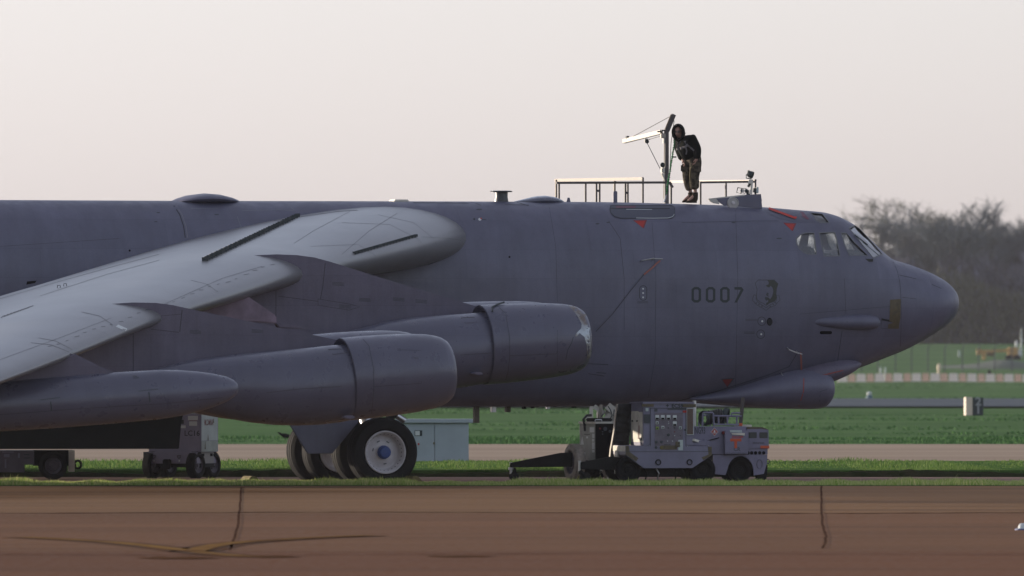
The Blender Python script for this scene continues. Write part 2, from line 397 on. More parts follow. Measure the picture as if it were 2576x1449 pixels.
# ------------------------------------------------------------------ grass
def blade_mat(name, base, tip, tr=.35):
    m = bpy.data.materials.new(name); m.use_nodes = True; t = m.node_tree; p = t.nodes['Principled BSDF']
    p.inputs['Roughness'].default_value = .9; p.inputs['Specular IOR Level'].default_value = .05
    oi = t.nodes.new('ShaderNodeNewGeometry'); r = t.nodes.new('ShaderNodeValToRGB')
    r.color_ramp.elements[0].color = (*base, 1); r.color_ramp.elements[1].color = (*tip, 1)
    r.color_ramp.elements[0].position = .25; r.color_ramp.elements[1].position = .95
    t.links.new(oi.outputs['Random Per Island'], r.inputs[0]); t.links.new(r.outputs[0], p.inputs['Base Color'])
    tl = t.nodes.new('ShaderNodeBsdfTranslucent'); t.links.new(r.outputs[0], tl.inputs[0])
    mx = t.nodes.new('ShaderNodeMixShader'); mx.inputs[0].default_value = tr
    t.links.new(p.outputs[0], mx.inputs[1]); t.links.new(tl.outputs[0], mx.inputs[2])
    t.links.new(mx.outputs[0], t.nodes['Material Output'].inputs[0]); return m
M['blade'] = blade_mat('backlit_grass', (0.22, 0.34, 0.06), (0.65, 0.60, 0.28), .5)
M['blade2'] = blade_mat('verge_grass', (0.075, 0.15, 0.03), (0.20, 0.26, 0.085), .4)
M['blade3'] = blade_mat('field_grass_blades', (0.055, 0.125, 0.04), (0.07, 0.15, 0.05), .08)
def grass(name, m, n, xr, yr, h, wd, z=0.0, dens=None, zf=None):
    vs = []; fs = []
    for _ in range(n):
        x = rnd.uniform(*xr); y = yr[0]+(yr[1]-yr[0])*rnd.random()
        k = dens(x, y) if dens else 1.0
        if k <= 0: continue
        hh = h*rnd.uniform(.45, 1.15)*k; a = rnd.uniform(0, math.pi); ww = wd*rnd.uniform(.6, 1.3)/2
        dx, dy = math.cos(a)*ww, math.sin(a)*ww
        lx, ly = rnd.gauss(0, .35)*hh, rnd.gauss(0, .3)*hh
        zz = zf(x, y) if zf else z; o = len(vs)
        vs += [(x-dx, y-dy, zz), (x+dx, y+dy, zz), (x+dx*.7+lx*.45, y+dy*.7+ly*.45, zz+hh*.6), (x-dx*.7+lx*.45, y-dy*.7+ly*.45, zz+hh*.6), (x+lx, y+ly, zz+hh)]
        fs += [(o, o+1, o+2, o+3), (o+3, o+2, o+4)]
    return kind(MB().add(vs, fs).build(name, m), 'stuff')
def d_near(x, y):
    k = .75+.35*math.sin(x*1.3+math.sin(x*3.1))*math.sin(x*.37+2)+.12*math.sin(x*7.7)
    if rnd.random() < .02: k *= 1.5
    return k
grass('near_grass', M['blade'], 62000, (-15, 15), (-7.58, -2.12), .115, .010, .01, d_near)
def d_verge(x, y):
    return .6+.35*math.sin(x*.9+1.3*math.sin(x*.45+y*.1))+.15*math.sin(x*3.3)
grass('verge_grass', M['blade2'], 50000, (-16, 16), (9.9, 14), .10, .014, .12, d_verge)
grass('verge_grass', M['blade2'], 26000, (-18, 18), (14, 32.5), .11, .018, .15, d_verge)
def d_field(x, y):
    return max(0, .5+.8*math.sin(x*.35+math.sin(y*.3)*2)*math.sin(y*.19+x*.05))
grass('field_grass', M['blade3'], 36000, (-32, 40), (103.5, 135), .12, .05, -.02, d_field)
grass('field_grass', M['blade3'], 36000, (-45, 60), (135, 344), .13, .12, -.06, lambda x, y: max(0, -.1+1.1*math.sin(x*.12+math.sin(y*.05)*2)*math.sin(y*.11)))
grass('field_grass', M['blade3'], 16000, (-60, 100), (455, 800), .14, .3, -.06, lambda x, y: max(0, .9*math.sin(x*.08+y*.03)*math.sin(y*.05)))

# ================================================================== FAR BACKGROUND
M['bark'] = mat('bare_tree_bark', (0.10, 0.115, 0.12), .9)
M['bark2'] = mat('olive_bare_tree_bark', (0.09, 0.095, 0.07), .9)
M['brush'] = mat('winter_brush', (0.135, 0.130, 0.165), .95, color2=(0.090, 0.088, 0.105), scale=.15, contrast=(.4, .6))
M['brush2'] = mat('olive_winter_brush', (0.085, 0.085, 0.05), .95)
TY = 1350.0
def make_tree(seed, H, spread):
    """trunk and crown meshes of one bare winter tree: limbs that fork down to twigs"""
    r = random.Random(seed); trunk = MB(); crown = MB()
    def tw(p, d, L, rad, lev, mb):
        n = 3; pts = [p]; q = Vector(p); dd = Vector(d)
        for i in range(n):
            dd = (dd+Vector((r.gauss(0, .13), r.gauss(0, .13), .06+r.gauss(0, .08)))).normalized()
            q = q+dd*L/n; pts.append(q.copy())
        rs = [rad*(1-.45*i/n) for i in range(n+1)]
        mb.tube(pts, rs, 5 if lev < 2 else 3, cap=False)
        if lev >= 5: return
        kids = (5, 4, 5, 5, 5)[lev]
        for k in range(kids):
            t = r.uniform(.35, 1.0); i = min(n-1, int(t*n)); b = pts[i].lerp(pts[i+1], t*n-i)
            ax = Vector((r.gauss(0, 1), r.gauss(0, 1), r.gauss(.1, .5))).normalized()
            nd = (dd*(.75 if lev else .65)+ax*spread*(.75 if lev < 3 else .9)).normalized()
            nd.z = nd.z if nd.z > -.1 else -.1
            tw(b, nd, L*r.uniform(.52, .72), rad*.53, lev+1, crown)
    tw(Vector((0, 0, 0)), Vector((r.gauss(0, .05), r.gauss(0, .05), 1)), H*.42, H*.028, 0, trunk)
    return trunk, crown
protos = []
for sd_ in range(4):
    a, b = make_tree(100+sd_, 15.0, (.75, .9, .6, .8)[sd_])
    protos.append((a, b))
tree_spots = [  # px, top y, depth offset, prototype, bark, words
    (2205, 500, 0, 0, 'tall bare tree with a fan of fine branches just right of the cockpit glass'),
    (2262, 484, 12, 1, 'bare tree with the highest crown of the clump above the nose cone'),
    (2318, 505, -8, 2, 'upright bare tree right of the highest crown above the nose cone'),
    (2372, 560, 6, 3, 'shorter bare tree filling the dip in the treeline above the nose tip'),
    (2415, 530, -4, 0, 'bare tree on the right flank of the dip in the treeline'),
    (2450, 498, 8, 2, 'dark dense bare tree right of the dip in the treeline'),
    (2498, 525, -10, 1, 'thin bare tree with sky showing low between its branches'),
    (2545, 492, 4, 3, 'tallest spreading bare tree near the right edge of the picture'),
    (2592, 545, 10, 0, 'bare tree cut by the right edge of the picture'),
    (2160, 545, 5, 3, 'low bare tree mostly hidden by the cockpit roof'),
    (2650, 520, 0, 2, 'bare tree beyond the right edge of the picture'),
    (2710, 500, 6, 1, 'far right bare tree outside the picture')]
meshes = {}
for i, (px, ty, dy, k, lab) in enumerate(tree_spots):
    Y = TY+dy; base = pix(px, 866, Y); base.z = field_z(base.x, Y)-.2
    top = pix(px, ty, Y).z
    if k not in meshes:
        tr_ = protos[k][0].build('trunk', M['bark'], None, smooth=True); cr_ = protos[k][1].build('crown', M['bark'] if k != 1 else M['bark2'])
        zmax = max(v.co.z for v in cr_.data.vertices)
        meshes[k] = (tr_.data, cr_.data, zmax); bpy.data.objects.remove(tr_); bpy.data.objects.remove(cr_)
    tm, cm, zmax = meshes[k]
    t = thing('bare_tree', lab, 'tree', base, rnd.uniform(0, 6), 'bare trees on the skyline behind the nose')
    s = (top-base.z)/zmax; t.scale = (s*1.35, s*1.35, s)
    link('trunk', tm, tm.materials[0], t); link('crown', cm, cm.materials[0], t)
# the wood below the crowns: brush too thick to tell apart
def brush(name, m, n, x0, x1, y0, y1, prof, size, zmin=0.0, thick=0.5):
    vs = []; fs = []
    for _ in range(n):
        x = rnd.uniform(x0, x1); y = rnd.uniform(y0, y1); zt = prof(x)*(.9+.1*rnd.random()); f = rnd.random()
        z0 = field_z(x, y)+zmin
        z = z0+(zt-z0)*(1-f*f*.9 if rnd.random() < .35 else f)
        L = size*rnd.uniform(.5, 1.6); d = Vector((rnd.gauss(0, .55), rnd.gauss(0, .5), abs(rnd.gauss(.9, .4)))).normalized()*L
        q = Vector((rnd.gauss(0, 1), rnd.gauss(0, 1), 0)).normalized()*L*.09*thick*2
        o = len(vs); p = Vector((x, y, z-L*.5)); vs += [p-q, p+q, p+d]; fs.append((o, o+1, o+2))
    return kind(MB().add(vs, fs).build(name, m), 'stuff')
def wood_top(x):
    px = 1288+x*FP/(TY+DIST)
    y = smooth_tab([(1400, 700), (2100, 640), (2160, 605), (2240, 615), (2300, 640), (2360, 622), (2440, 600), (2520, 640), (2580, 600), (2700, 590), (2900, 640)], px)
    y += 26+12*math.sin(px*.06)+8*math.sin(px*.17+1)
    return EYE+(HOR-y)*(TY+DIST)/FP
brush('wood_undergrowth', M['brush'], 70000, 8, 92, TY-20, TY+16, wood_top, 1.3)
brush('wood_undergrowth', M['brush2'], 7000, 45, 80, TY-26, TY-20, lambda x: EYE+(HOR-(700+30*math.sin(x*.3)))*(TY+DIST)/FP, .9)
# wooded rise behind so no sky shows low down
mb = MB(); nx = 60; vs = []
for j, (yy, f) in enumerate(((TY+14, 0), (TY+17, .55), (TY+26, .88), (TY+60, .9), (TY+200, .2))):
    for i in range(nx):
        x = -60+210*i/(nx-1); z0 = field_z(x, yy)-.5
        vs.append((x+rnd.uniform(-.5, .5), yy+rnd.uniform(-1, 1), z0+(wood_top(min(92, max(8, x)))-z0)*f*(1+.06*rnd.gauss(0, 1)) if 4 < x < 120 else z0+f*4))
mb.add(vs, [(j*nx+i, j*nx+i+1, (j+1)*nx+i+1, (j+1)*nx+i) for j in range(4) for i in range(nx-1)])
kind(mb.build('wooded_hill', M['brush']), 'structure')
# red and white plastic barriers: one block each
BY = 900.0
M['bwhite'] = mat('white_barrier_plastic', (0.88, 0.74, 0.64), .5, var=.1, scale=.6)
M['bred'] = mat('pale_orange_barrier_plastic', (0.80, 0.50, 0.36), .5, var=.15, scale=.8)  # both plastics paled and warmed to carry sunlight and haze
sx = (BY+DIST)/FP
mb0 = MB().prism([(-.62, 0), (.62, 0), (.60, .12), (.52, .16), (.50, .80), (.42, .86), (-.42, .86), (-.50, .80), (-.52, .16), (-.60, .12)], -.22, .22)
bo = mb0.build('barrier_body', M['bwhite'], bevel=.03); bw = bo.data; br = bw.copy(); br.materials.clear(); br.materials.append(M['bred'])
bpy.data.objects.remove(bo)
cap_ = MB().box(-.3, .3, -.14, .14, .86, .93).build('cap', M['bwhite']); capm = cap_.data; bpy.data.objects.remove(cap_)
i = 0; x = 2106.0
while x < 2640:
    white = i % 2 == 0; wpx = 27.0 if white else 19.5
    p = pix(x+wpx/2, 960, BY); p.z = field_z(p.x, p.y)
    t = thing('barrier', ('white' if white else 'pale orange')+' plastic barrier block in the row across the far grass', 'barrier', p, 0, ('white' if white else 'orange')+' blocks of the far barrier row')
    t.scale = (wpx*sx/1.21, 1, .93)
    o = link('barrier_body', bw if white else br, None, t); o.data.materials.clear() if False else None
    x += wpx; i += 1
bw.materials.clear(); bw.materials.append(M['bwhite']); br.materials.clear(); br.materials.append(M['bred'])

# perimeter fence: posts with wires
FY = 1070.0
fe = thing('perimeter_fence', 'faint tall wire fence on dark posts crossing the far field below the wood', 'fence', (0, FY, field_z(0, FY)))
M['fpost'] = mat('grey_fence_post', (0.06, 0.06, 0.075), .8)
pm_ = None
for k in range(16):
    px = 2168+k*42+rnd.uniform(-2, 2); p = pix(px, 0, FY); z = field_z(p.x, FY)-field_z(0, FY)
    if pm_ is None:
        a = MB().beam((0,0,0), (0,0,2.6), .11, .11).beam((0,0,2.6), (.18,0,3.0), .09, .09).build('post', M['fpost'], fe); pm_ = a.data
    else: a = link('post', pm_, None, fe)
    a.location = (p.x, 0, z)
x0 = pix(2160, 0, FY).x; x1 = pix(2168+15*42, 0, FY).x; wm = MB()
for h in (.3, .8, 1.3, 1.8, 2.3, 2.55, 2.8): wm.tube([(x0, 0, h), (x1, 0, h)], .012, 3)
wm.build('wire', M['fpost'], fe)

# yellow machine with long arm, right edge
M['yel'] = mat('weathered_yellow_paint', (0.42, 0.25, 0.07), .6, var=.2, scale=.5)
M['yel2'] = mat('dull_brown_machinery', (0.12, 0.07, 0.03), .7)
MY = 1160.0; s_ = (MY+DIST)/FP
p0 = pix(2460, 905, MY); z0 = field_z(p0.x, MY)
def q(px, py, dy=0.0): v = pix(px, py, MY); return Vector((v.x-p0.x, dy, v.z-z0))
t = thing('boom_lift', 'yellow boom machine with a long level arm beyond the far barriers', 'boom lift', (p0.x, MY, z0))
MB().beam(q(2462, 884), q(2537, 882), .35, .32).build('arm', M['yel'], t)
MB().box(q(2457,0).x, q(2470,0).x, -.5, .5, q(0,893).z, q(0,878).z).build('basket', M['yel'], t, bevel=.04)
MB().box(q(2471,0).x, q(2480,0).x, -.4, .4, .0, q(0,884).z).build('upright', M['yel'], t, bevel=.03)
MB().box(q(2482,0).x, q(2500,0).x, -.5, .5, q(0,896).z, q(0,887).z).build('counterweight', M['yel2'], t, bevel=.05)
MB().box(q(2535,0).x, q(2561,0).x, -.8, .8, q(0,900).z, q(0,874).z).build('turret', M['yel'], t, bevel=.08)
MB().box(q(2532,0).x, q(2564,0).x, -1., 1., .35, q(0,899).z).build('chassis', M['yel2'], t, bevel=.05)
for dx in (2538, 2558):
    for dy in (-1., 1.):
        MB().lathe([(-.15,0),(-.15,.42),(.15,.42),(.15,0)], 14, Matrix.Translation(q(dx, 903, dy)+Vector((0,0,.1)))@Matrix.Rotation(R(90),4,'Z')).build('wheel', M['tyre'], t)
# dark earth bank in front of the machine
mb = MB(); nx = 40; vs = []
for j in range(9):
    for i in range(nx):
        x = 46+44*i/(nx-1); y = 1092+26*j/8; e = math.sin(math.pi*j/8)*min(1, max(0, (x-48)/9))*(.75+.25*math.sin(x*.7))
        vs.append((x, y, field_z(x, y)-.15+1.0*e+rnd.uniform(0, .12)))
mb.add(vs, [(j*nx+i, j*nx+i+1, (j+1)*nx+i+1, (j+1)*nx+i) for j in range(8) for i in range(nx-1)])
kind(mb.build('earth_bank', mat('dark_rough_grass', (0.035, 0.055, 0.03), .95, var=.3, scale=.6), smooth=True), 'structure')
# mast, small lights and markers
p = pix(2569, 897, 1178); zb = field_z(p.x, 1178)
t = thing('lamp_mast', 'pale slim mast with a cross bar standing at the right edge near the wood', 'mast', (p.x, 1178, zb))
hh = pix(0, 826, 1178).z-zb
MB().tube([(0,0,0), (0,0,hh)], [.12, .06], 8).build('pole', M['equip2'], t)
MB().beam((0,0,hh*.58), (1.5,0,hh*.58), .10, .12).build('cross_bar', M['equip2'], t)
MB().box(-.5, .1, -.2, .2, 0, .9).build('base_box', M['label'], t, bevel=.05)
def far_marker(name, px, py, w_px, h_px, Y, m, label, cat, body=None):
    p = pix(px, py, Y); z = field_z(p.x, Y); s = (Y+DIST)/FP
    t = thing(name, label, cat, (p.x, Y, z))
    W, H = w_px*s/2, (p.z-z)+h_px*s
    MB().lathe([(0, W*.9), (H*.12, W), (H*.15, W*.75), (H*.62, W*.8), (H*.70, W*.95), (H*.88, W*.85), (H*.97, W*.5), (H, .001)], 14, Matrix.Rotation(R(-90), 4, 'Y')).build('housing', m, t, smooth=True)
    MB().lathe([(-.02, W*1.15), (H*.06, W*1.15), (H*.06, .01)], 14, Matrix.Rotation(R(-90), 4, 'Y')).build('foot', M['equip'], t)
    return t
far_marker('marker_post', 2362, 936, 10, 22, 930, mat('sunlit_cream_plastic', (.62,.50,.34), .5), 'squat cream marker standing just behind the barrier row', 'marker')
far_marker('marker_post', 2413, 896, 6, 14, 1180, M['equip2'], 'small pale post in the field left of the yellow machine', 'marker')
far_marker('marker_post', 2215, 938, 5, 15, 925, M['equip2'], 'left one of two thin grey posts behind the barrier row', 'marker')
far_marker('marker_post', 2227, 938, 5, 15, 925, M['equip2'], 'right one of two thin grey posts behind the barrier row', 'marker')
far_marker('marker_post', 2557, 868, 7, 12, 1172, M['label'], 'pale blue-white marker at the right end of the yellow machine', 'marker')
far_marker('marker_post', 2489, 938, 10, 8, 915, M['black'], 'low black lump on top of the barrier row', 'marker')
# taxiway light by the road
p = pix(2187, 996, 470); z = field_z(p.x, 470)
t = thing('taxiway_light', 'elevated airfield light with white top and blue-grey body beside the far grey road', 'light', (p.x, 470, z))
MB().lathe([(0,.26),(.06,.26),(.08,.17),(.20,.19),(.24,.12),(.24,.001)], 16, Matrix.Rotation(R(-90), 4, 'Y')).build('body', mat('blue_grey_plastic', (.10,.17,.22), .5), t, smooth=True)
MB().lathe([(.24,.07),(.30,.15),(.40,.15),(.46,.07),(.46,.001)], 16, Matrix.Rotation(R(-90), 4, 'Y')).build('lens', M['label'], t, smooth=True)
MB().box(-.35,.40,-.2,.2,0,.05).build('base', M['shade'], t)
# sign with black face
SY = 29500*2.73/(1045-890)-DIST; p = pix(2430, 1045, SY); z = field_z(p.x, SY); s = (SY+DIST)/FP
t = thing('taxiway_sign', 'small upright sign with cream end panel and black face on the far grass', 'sign', (p.x, SY, z), R(14))
hh = 43*s+.05
MB().box(0, 17*s, 0, .35, 0, hh).build('end_panel', mat('cream_sign_panel', (.58,.48,.38), .6), t, bevel=.01)
MB().box(17.2*s, 46*s, .02, .35, 0, hh*.98).build('housing', M['mark'], t, bevel=.01)
for ch, zz in (('2', .56), ('1', .10)):
    text_mesh(ch, .50, Matrix.Translation((24*s, .012, hh*zz)), bold=.01, width=1.2).build('lettering', mat('dull_grey_lettering', (.25,.26,.27), .6), t)
# small edge light at the right border
p = gnd(2572, 1333)
t = thing('taxiway_light', 'low blue and white edge light at the right border on the brown concrete', 'light', p)
MB().lathe([(0,.10),(.02,.10),(.03,.065),(.05,.065),(.08,.055),(.10,.03),(.105,.001)], 18, Matrix.Rotation(R(-90), 4, 'Y')).build('lens', M['label'], t, smooth=True)
MB().lathe([(0,.12),(.015,.12),(.02,.10)], 18, Matrix.Rotation(R(-90), 4, 'Y')).build('base', M['blue'], t)
# bird on the far grass
p = pix(719, 1090, 120); z = field_z(p.x, 120)
b = MB(); prof = [(-.30,.01),(-.22,.03),(-.10,.07),(.02,.095),(.12,.085),(.18,.05),(.23,.055),(.28,.045),(.31,.02),(.37,.004)]
b.loft([[(a, r*math.cos(t_), .20+r*math.sin(t_)+max(0,a-.1)*.55-(.0 if a>0 else a*-.1)) for t_ in [k*math.pi/5 for k in range(10)]] for a, r in prof])
b.tube([(.02,-.03,.13),(.03,-.03,0),(.07,-.03,0)], .009, 5).tube([(.02,.03,.13),(.03,.03,0),(.07,.03,0)], .009, 5)
bo = b.build('bird', M['black'], smooth=True); bo.location = (p.x, 120, z+.05); bo.rotation_euler = (0,0,R(200)); bo.scale = (.8,)*3
tag(bo, 'dark bird standing on the grass left of the landing gear', 'bird')
# ================================================================== THE AIRCRAFT
A = R(19.0); CA, SA = math.cos(A), math.sin(A)
OX, OY = -3.2399, 1.6074
air = thing('jet_bomber', 'huge dark grey eight engined jet bomber marked 0007, seen from its right side', 'aircraft', (OX, OY, 0), A)
MW = Matrix.Translation((OX, OY, 0)) @ Matrix.Rotation(A, 4, 'Z'); MI = MW.inverted()
def L(px, py, yl):
    """aircraft coordinates (x forward, y left, z up) of a photo pixel lying in the plane y = yl"""
    k = (px-1288)/FP
    X = (k*(DIST+OY+yl*CA)-OX+yl*SA)/(CA-k*SA); Y = OY+X*SA+yl*CA
    return Vector((X, yl, EYE+(HOR-py)*(Y+DIST)/FP))
def Lx(px, yl=0): return L(px, 700, yl).x
def pxm(px, yl): return FP/(L(px, 700, yl).x*SA+OY+yl*CA+DIST)      # pixels per metre there

# ---- fuselage cross-sections
top_px = [(-3000, 520), (-1500, 506), (-300, 503), (0, 503), (430, 505), (900, 506), (1240, 507), (1480, 508), (1750, 514), (1900, 520), (2000, 528), (2060, 533), (2092, 540), (2120, 552), (2145, 567), (2170, 592), (2222, 642), (2236, 651), (2246, 655), (2262, 659), (2290, 668), (2306, 673.5)]
bot_px = [(-3000, 760), (-1500, 930), (-300, 1015), (1150, 1023), (1476, 1023), (1600, 1020), (1736, 1012), (1850, 1001), (1950, 985), (2050, 962), (2149, 929), (2230, 898), (2270, 882), (2306, 863)]
TOP = [(Lx(x), L(x, y, 0).z) for x, y in top_px]; BOT = [(Lx(x), L(x, y, 0).z) for x, y in bot_px]
HW = [(Lx(-3000), .55), (Lx(-1500), 1.25), (Lx(-300), 1.5), (Lx(1900), 1.5), (Lx(2000), 1.48), (Lx(2100), 1.42), (Lx(2180), 1.29), (Lx(2240), 1.15), (Lx(2270), 1.075), (Lx(2306), .985)]
NT = [(Lx(1800), 2.35), (Lx(2050), 2.2), (Lx(2150), 2.0), (Lx(2240), 2.1), (Lx(2306), 2.0)]; NB = [(Lx(1500), 2.9), (Lx(1900), 2.2), (Lx(2240), 2.05), (Lx(2306), 2.0)]
ZM = [(Lx(1800), 3.95), (Lx(2050), 3.95), (Lx(2306), (L(2306,673.5,0).z+L(2306,863,0).z)/2)]
angs = []
def arange(a, b, n): return [a+(b-a)*i/n for i in range(n)]
angs = arange(-90, 6, 22)+arange(6, 78, 84)+arange(78, 102, 6)+arange(102, 174, 84)+arange(174, 270, 22)
def section(X, inset=0.0):
    zt, zb, hw = smooth_tab(TOP, X)-inset, smooth_tab(BOT, X)+inset, smooth_tab(HW, X)-inset
    zm = lerp(ZM, X); nT, nB = lerp(NT, X), lerp(NB, X); o = []
    for a in angs:
        c, s = math.cos(R(a)), math.sin(R(a))
        if s >= 0: o.append((X, hw*math.copysign(abs(c)**(2/nT), c), zm+(zt-zm)*abs(s)**(2/nT)))
        else: o.append((X, hw*math.copysign(abs(c)**(2/nB), c), zm-(zm-zb)*abs(s)**(2/nB)))
    return o
X0, X1 = Lx(-3000), Lx(2306)
cols_ = []
x = X0
wa, wb = Lx(1992, -1.4), Lx(2225, -.6)
while x < X1-1e-3:
    cols_.append(x); x += .02 if wa < x < wb else (.12 if x > Lx(1900) else (.3 if x > Lx(-300) else 1.0))
cols_.append(X1)
rings = [section(x) for x in cols_]; n = len(angs)
fv = [p for r in rings for p in r]
ff = [(i*n+k, i*n+(k+1) % n, (i+1)*n+(k+1) % n, (i+1)*n+k) for i in range(len(rings)-1) for k in range(n)]
ff += [tuple(range(n))]
BF = BVHTree.FromPolygons([Vector(p) for p in fv], ff)
camL = MI @ Vector((0, -DIST, EYE))
def proj(px, py, bvh=BF, off=0.0):
    tgt = L(px, py, -10.0); d = (tgt-camL).normalized()
    h, nn, _, _ = bvh.ray_cast(camL+d*200, d)
    if h is None: return None
    if nn.dot(d) > 0: nn = -nn
    return h+nn*off
# cockpit openings: photo outlines -> aircraft x,z
win_px = {
 'rear_side_window': [(2013,590),(2026,586),(2048,586),(2050,605),(2054,640),(2040,640),(2024,637),(2010,625),(2003,610),(2003,600)],
 'middle_side_window': [(2060,586),(2100,584),(2107,610),(2113,644),(2073,644),(2066,615)],
 'forward_side_window': [(2115,586),(2129,586),(2150,610),(2184,644),(2136,642),(2124,615)],
 'windscreen_pane': [(2136,575),(2151,567),(2187,602),(2220,640),(2197,650),(2166,613)],
 'eyebrow_window': [(2037,535),(2068,538),(2078,549),(2086,561),(2063,561),(2053,555)],
}
def inside(p, poly):
    r = False; j = len(poly)-1
    for i in range(len(poly)):
        if (poly[i][1] > p[1]) != (poly[j][1] > p[1]) and p[0] < (poly[j][0]-poly[i][0])*(p[1]-poly[i][1])/(poly[j][1]-poly[i][1])+poly[i][0]: r = not r
        j = i
    return r
wins = {}
for nm, pts in win_px.items():
    P = []
    for x_, y_ in pts:
        h = proj(x_, y_)
        if h is None: h = proj(x_, y_+3)
        P.append(h)
    wins[nm] = P
ff2 = []
for f in ff:
    c = Vector((0,0,0))
    for i in f: c += Vector(fv[i])
    c /= len(f)
    if c.x > wa and c.x < wb+.1 and c.z > 4 and any(inside((c.x, c.z), [(p.x, p.z) for p in P]) and (abs(c.y) > .2) for P in wins.values()): continue
    ff2.append(f)
me = bpy.data.meshes.new('fuselage'); me.from_pydata(fv, [], ff2)
bm = bmesh.new(); bm.from_mesh(me); bmesh.ops.recalc_face_normals(bm, faces=bm.faces); bm.to_mesh(me); bm.free()
fus = link('fuselage', me, M['paint'], air, True, 60)

# glass and frames, both sides
gm = bpy.data.materials.new('cockpit_glass'); gm.use_nodes = True; t_ = gm.node_tree; t_.nodes.clear()
o_ = t_.nodes.new('ShaderNodeOutputMaterial'); g_ = t_.nodes.new('ShaderNodeBsdfGlossy'); g_.inputs['Roughness'].default_value = .03
tr_ = t_.nodes.new('ShaderNodeBsdfTransparent'); tr_.inputs[0].default_value = (.88, .92, .93, 1); lw_ = t_.nodes.new('ShaderNodeLayerWeight'); lw_.inputs[0].default_value = .5
pw_ = t_.nodes.new('ShaderNodeMath'); pw_.operation = 'POWER'; pw_.inputs[1].default_value = 4.0; t_.links.new(lw_.outputs['Facing'], pw_.inputs[0])
fr_ = t_.nodes.new('ShaderNodeMapRange'); fr_.inputs[3].default_value = .14; fr_.inputs[4].default_value = .9; t_.links.new(pw_.outputs[0], fr_.inputs[0])
mx_ = t_.nodes.new('ShaderNodeMixShader'); t_.links.new(fr_.outputs[0], mx_.inputs[0]); t_.links.new(tr_.outputs[0], mx_.inputs[1]); t_.links.new(g_.outputs[0], mx_.inputs[2])
t_.links.new(mx_.outputs[0], o_.inputs[0]); M['glass'] = gm
gm2 = gm.copy(); M['glass2'] = gm2
for n_ in gm2.node_tree.nodes:
    if n_.type == 'MAP_RANGE': n_.inputs[3].default_value = .42
M['frame'] = mat('window_frame_edge', (0.11, 0.115, 0.125), .5)
def ring_strip(P, wd_out, wd_in, off):
    """band around an outline of surface points; conforms by offsetting along the surface normal"""
    n = len(P); c = sum(P, Vector())/n; vs = []; fs = []
    D = []
    for i in range(n):
        for k in range(4): D.append(P[i].lerp(P[(i+1) % n], k/4))
    n = len(D)
    nn = (P[1]-P[0]).cross(P[n//8]-P[0]).normalized()
    for p in D:
        h, q_, _, _ = BF.find_nearest(p)
        if q_.dot(Vector((0, h.y, max(0,h.z-4)))) < 0: q_ = -q_
        d = (h-c).normalized()
        d = (d-q_*d.dot(q_)).normalized()
        vs += [h+d*wd_out+q_*off, h-d*wd_in+q_*off, h-d*wd_in-q_*.008]
    for i in range(n):
        j = (i+1) % n
        fs += [(3*i, 3*j, 3*j+1, 3*i+1), (3*i+1, 3*j+1, 3*j+2, 3*i+2)]
    return vs, fs
for nm, P in wins.items():
    for sgn in (1, -1):
        Q = [Vector((p.x, p.y*sgn, p.z)) for p in P]
        vs, fs = ring_strip(Q, .017, .016, .005)
        fr = MB().add(vs, fs).build('window_frame', M['frame'], air, True)
        c = sum(Q, Vector())/len(Q); gv = [c*.0+BF.find_nearest(c)[0]]+[BF.find_nearest(q)[0] for q in Q]
        # inset the pane slightly towards the cabin
        gv = [v+(Vector((v.x, 0, 4.2))-v).normalized()*.018 for v in gv]
        MB().add(gv, [(0, i+1, (i+1) % len(Q)+1) for i in range(len(Q))]).build('window_pane', M['glass2' if nm == 'windscreen_pane' else 'glass'], fr)
# cockpit interior
M['cabin'] = mat('dark_cabin_trim', (0.03, 0.035, 0.035), .6, var=.3)
M['seat'] = mat('dark_green_seat', (0.035, 0.045, 0.035), .7, var=.2)
zf = L(2080, 652, 0).z
xc = Lx(1990, -1.4)-.1
MB().box(xc, Lx(2180, -.8), -1.2, 1.2, zf-.06, zf).build('cabin_floor', M['cabin'], air)
MB().prism([(-1.15, zf-.8), (1.15, zf-.8), (1.15, zf+.25), (.8, zf+.75), (-.8, zf+.75), (-1.15, zf+.25)], 0, .04, Matrix.Translation((xc, 0, 0))@Matrix.Rotation(R(90), 4, 'Z')).build('cabin_bulkhead', M['cabin'], air)
MB().prism([(Lx(2140,-1), zf), (Lx(2185,-1), zf), (Lx(2180,-1), zf+.12), (Lx(2150,-1), zf+.2)], -1.0, 1.0).build('instrument_panel', M['cabin'], air)
for sy in (-.55, .55):
    s0 = MB()
    xs_ = Lx(2085, -1.1)
    s0.prism([(xs_-.25, zf), (xs_+.22, zf), (xs_+.22, zf+.13), (xs_-.16, zf+.10), (xs_-.24, zf+.27), (xs_-.36, zf+.27)], sy-.24, sy+.24)
    s0.build('pilot_seat', M['seat'], air, bevel=.04)
# wipers
wp = [proj(2148, 593, off=.03), proj(2180, 619, off=.04)]
if all(wp): MB().tube(wp, .014, 6).build('wiper_blade', M['mark'], air)
wp = [proj(2168, 612, off=.04), proj(2192, 632, off=.04), proj(2208, 644, off=.03)]
if all(wp): MB().tube(wp, .008, 6).build('wiper_arm', M['mark'], air)

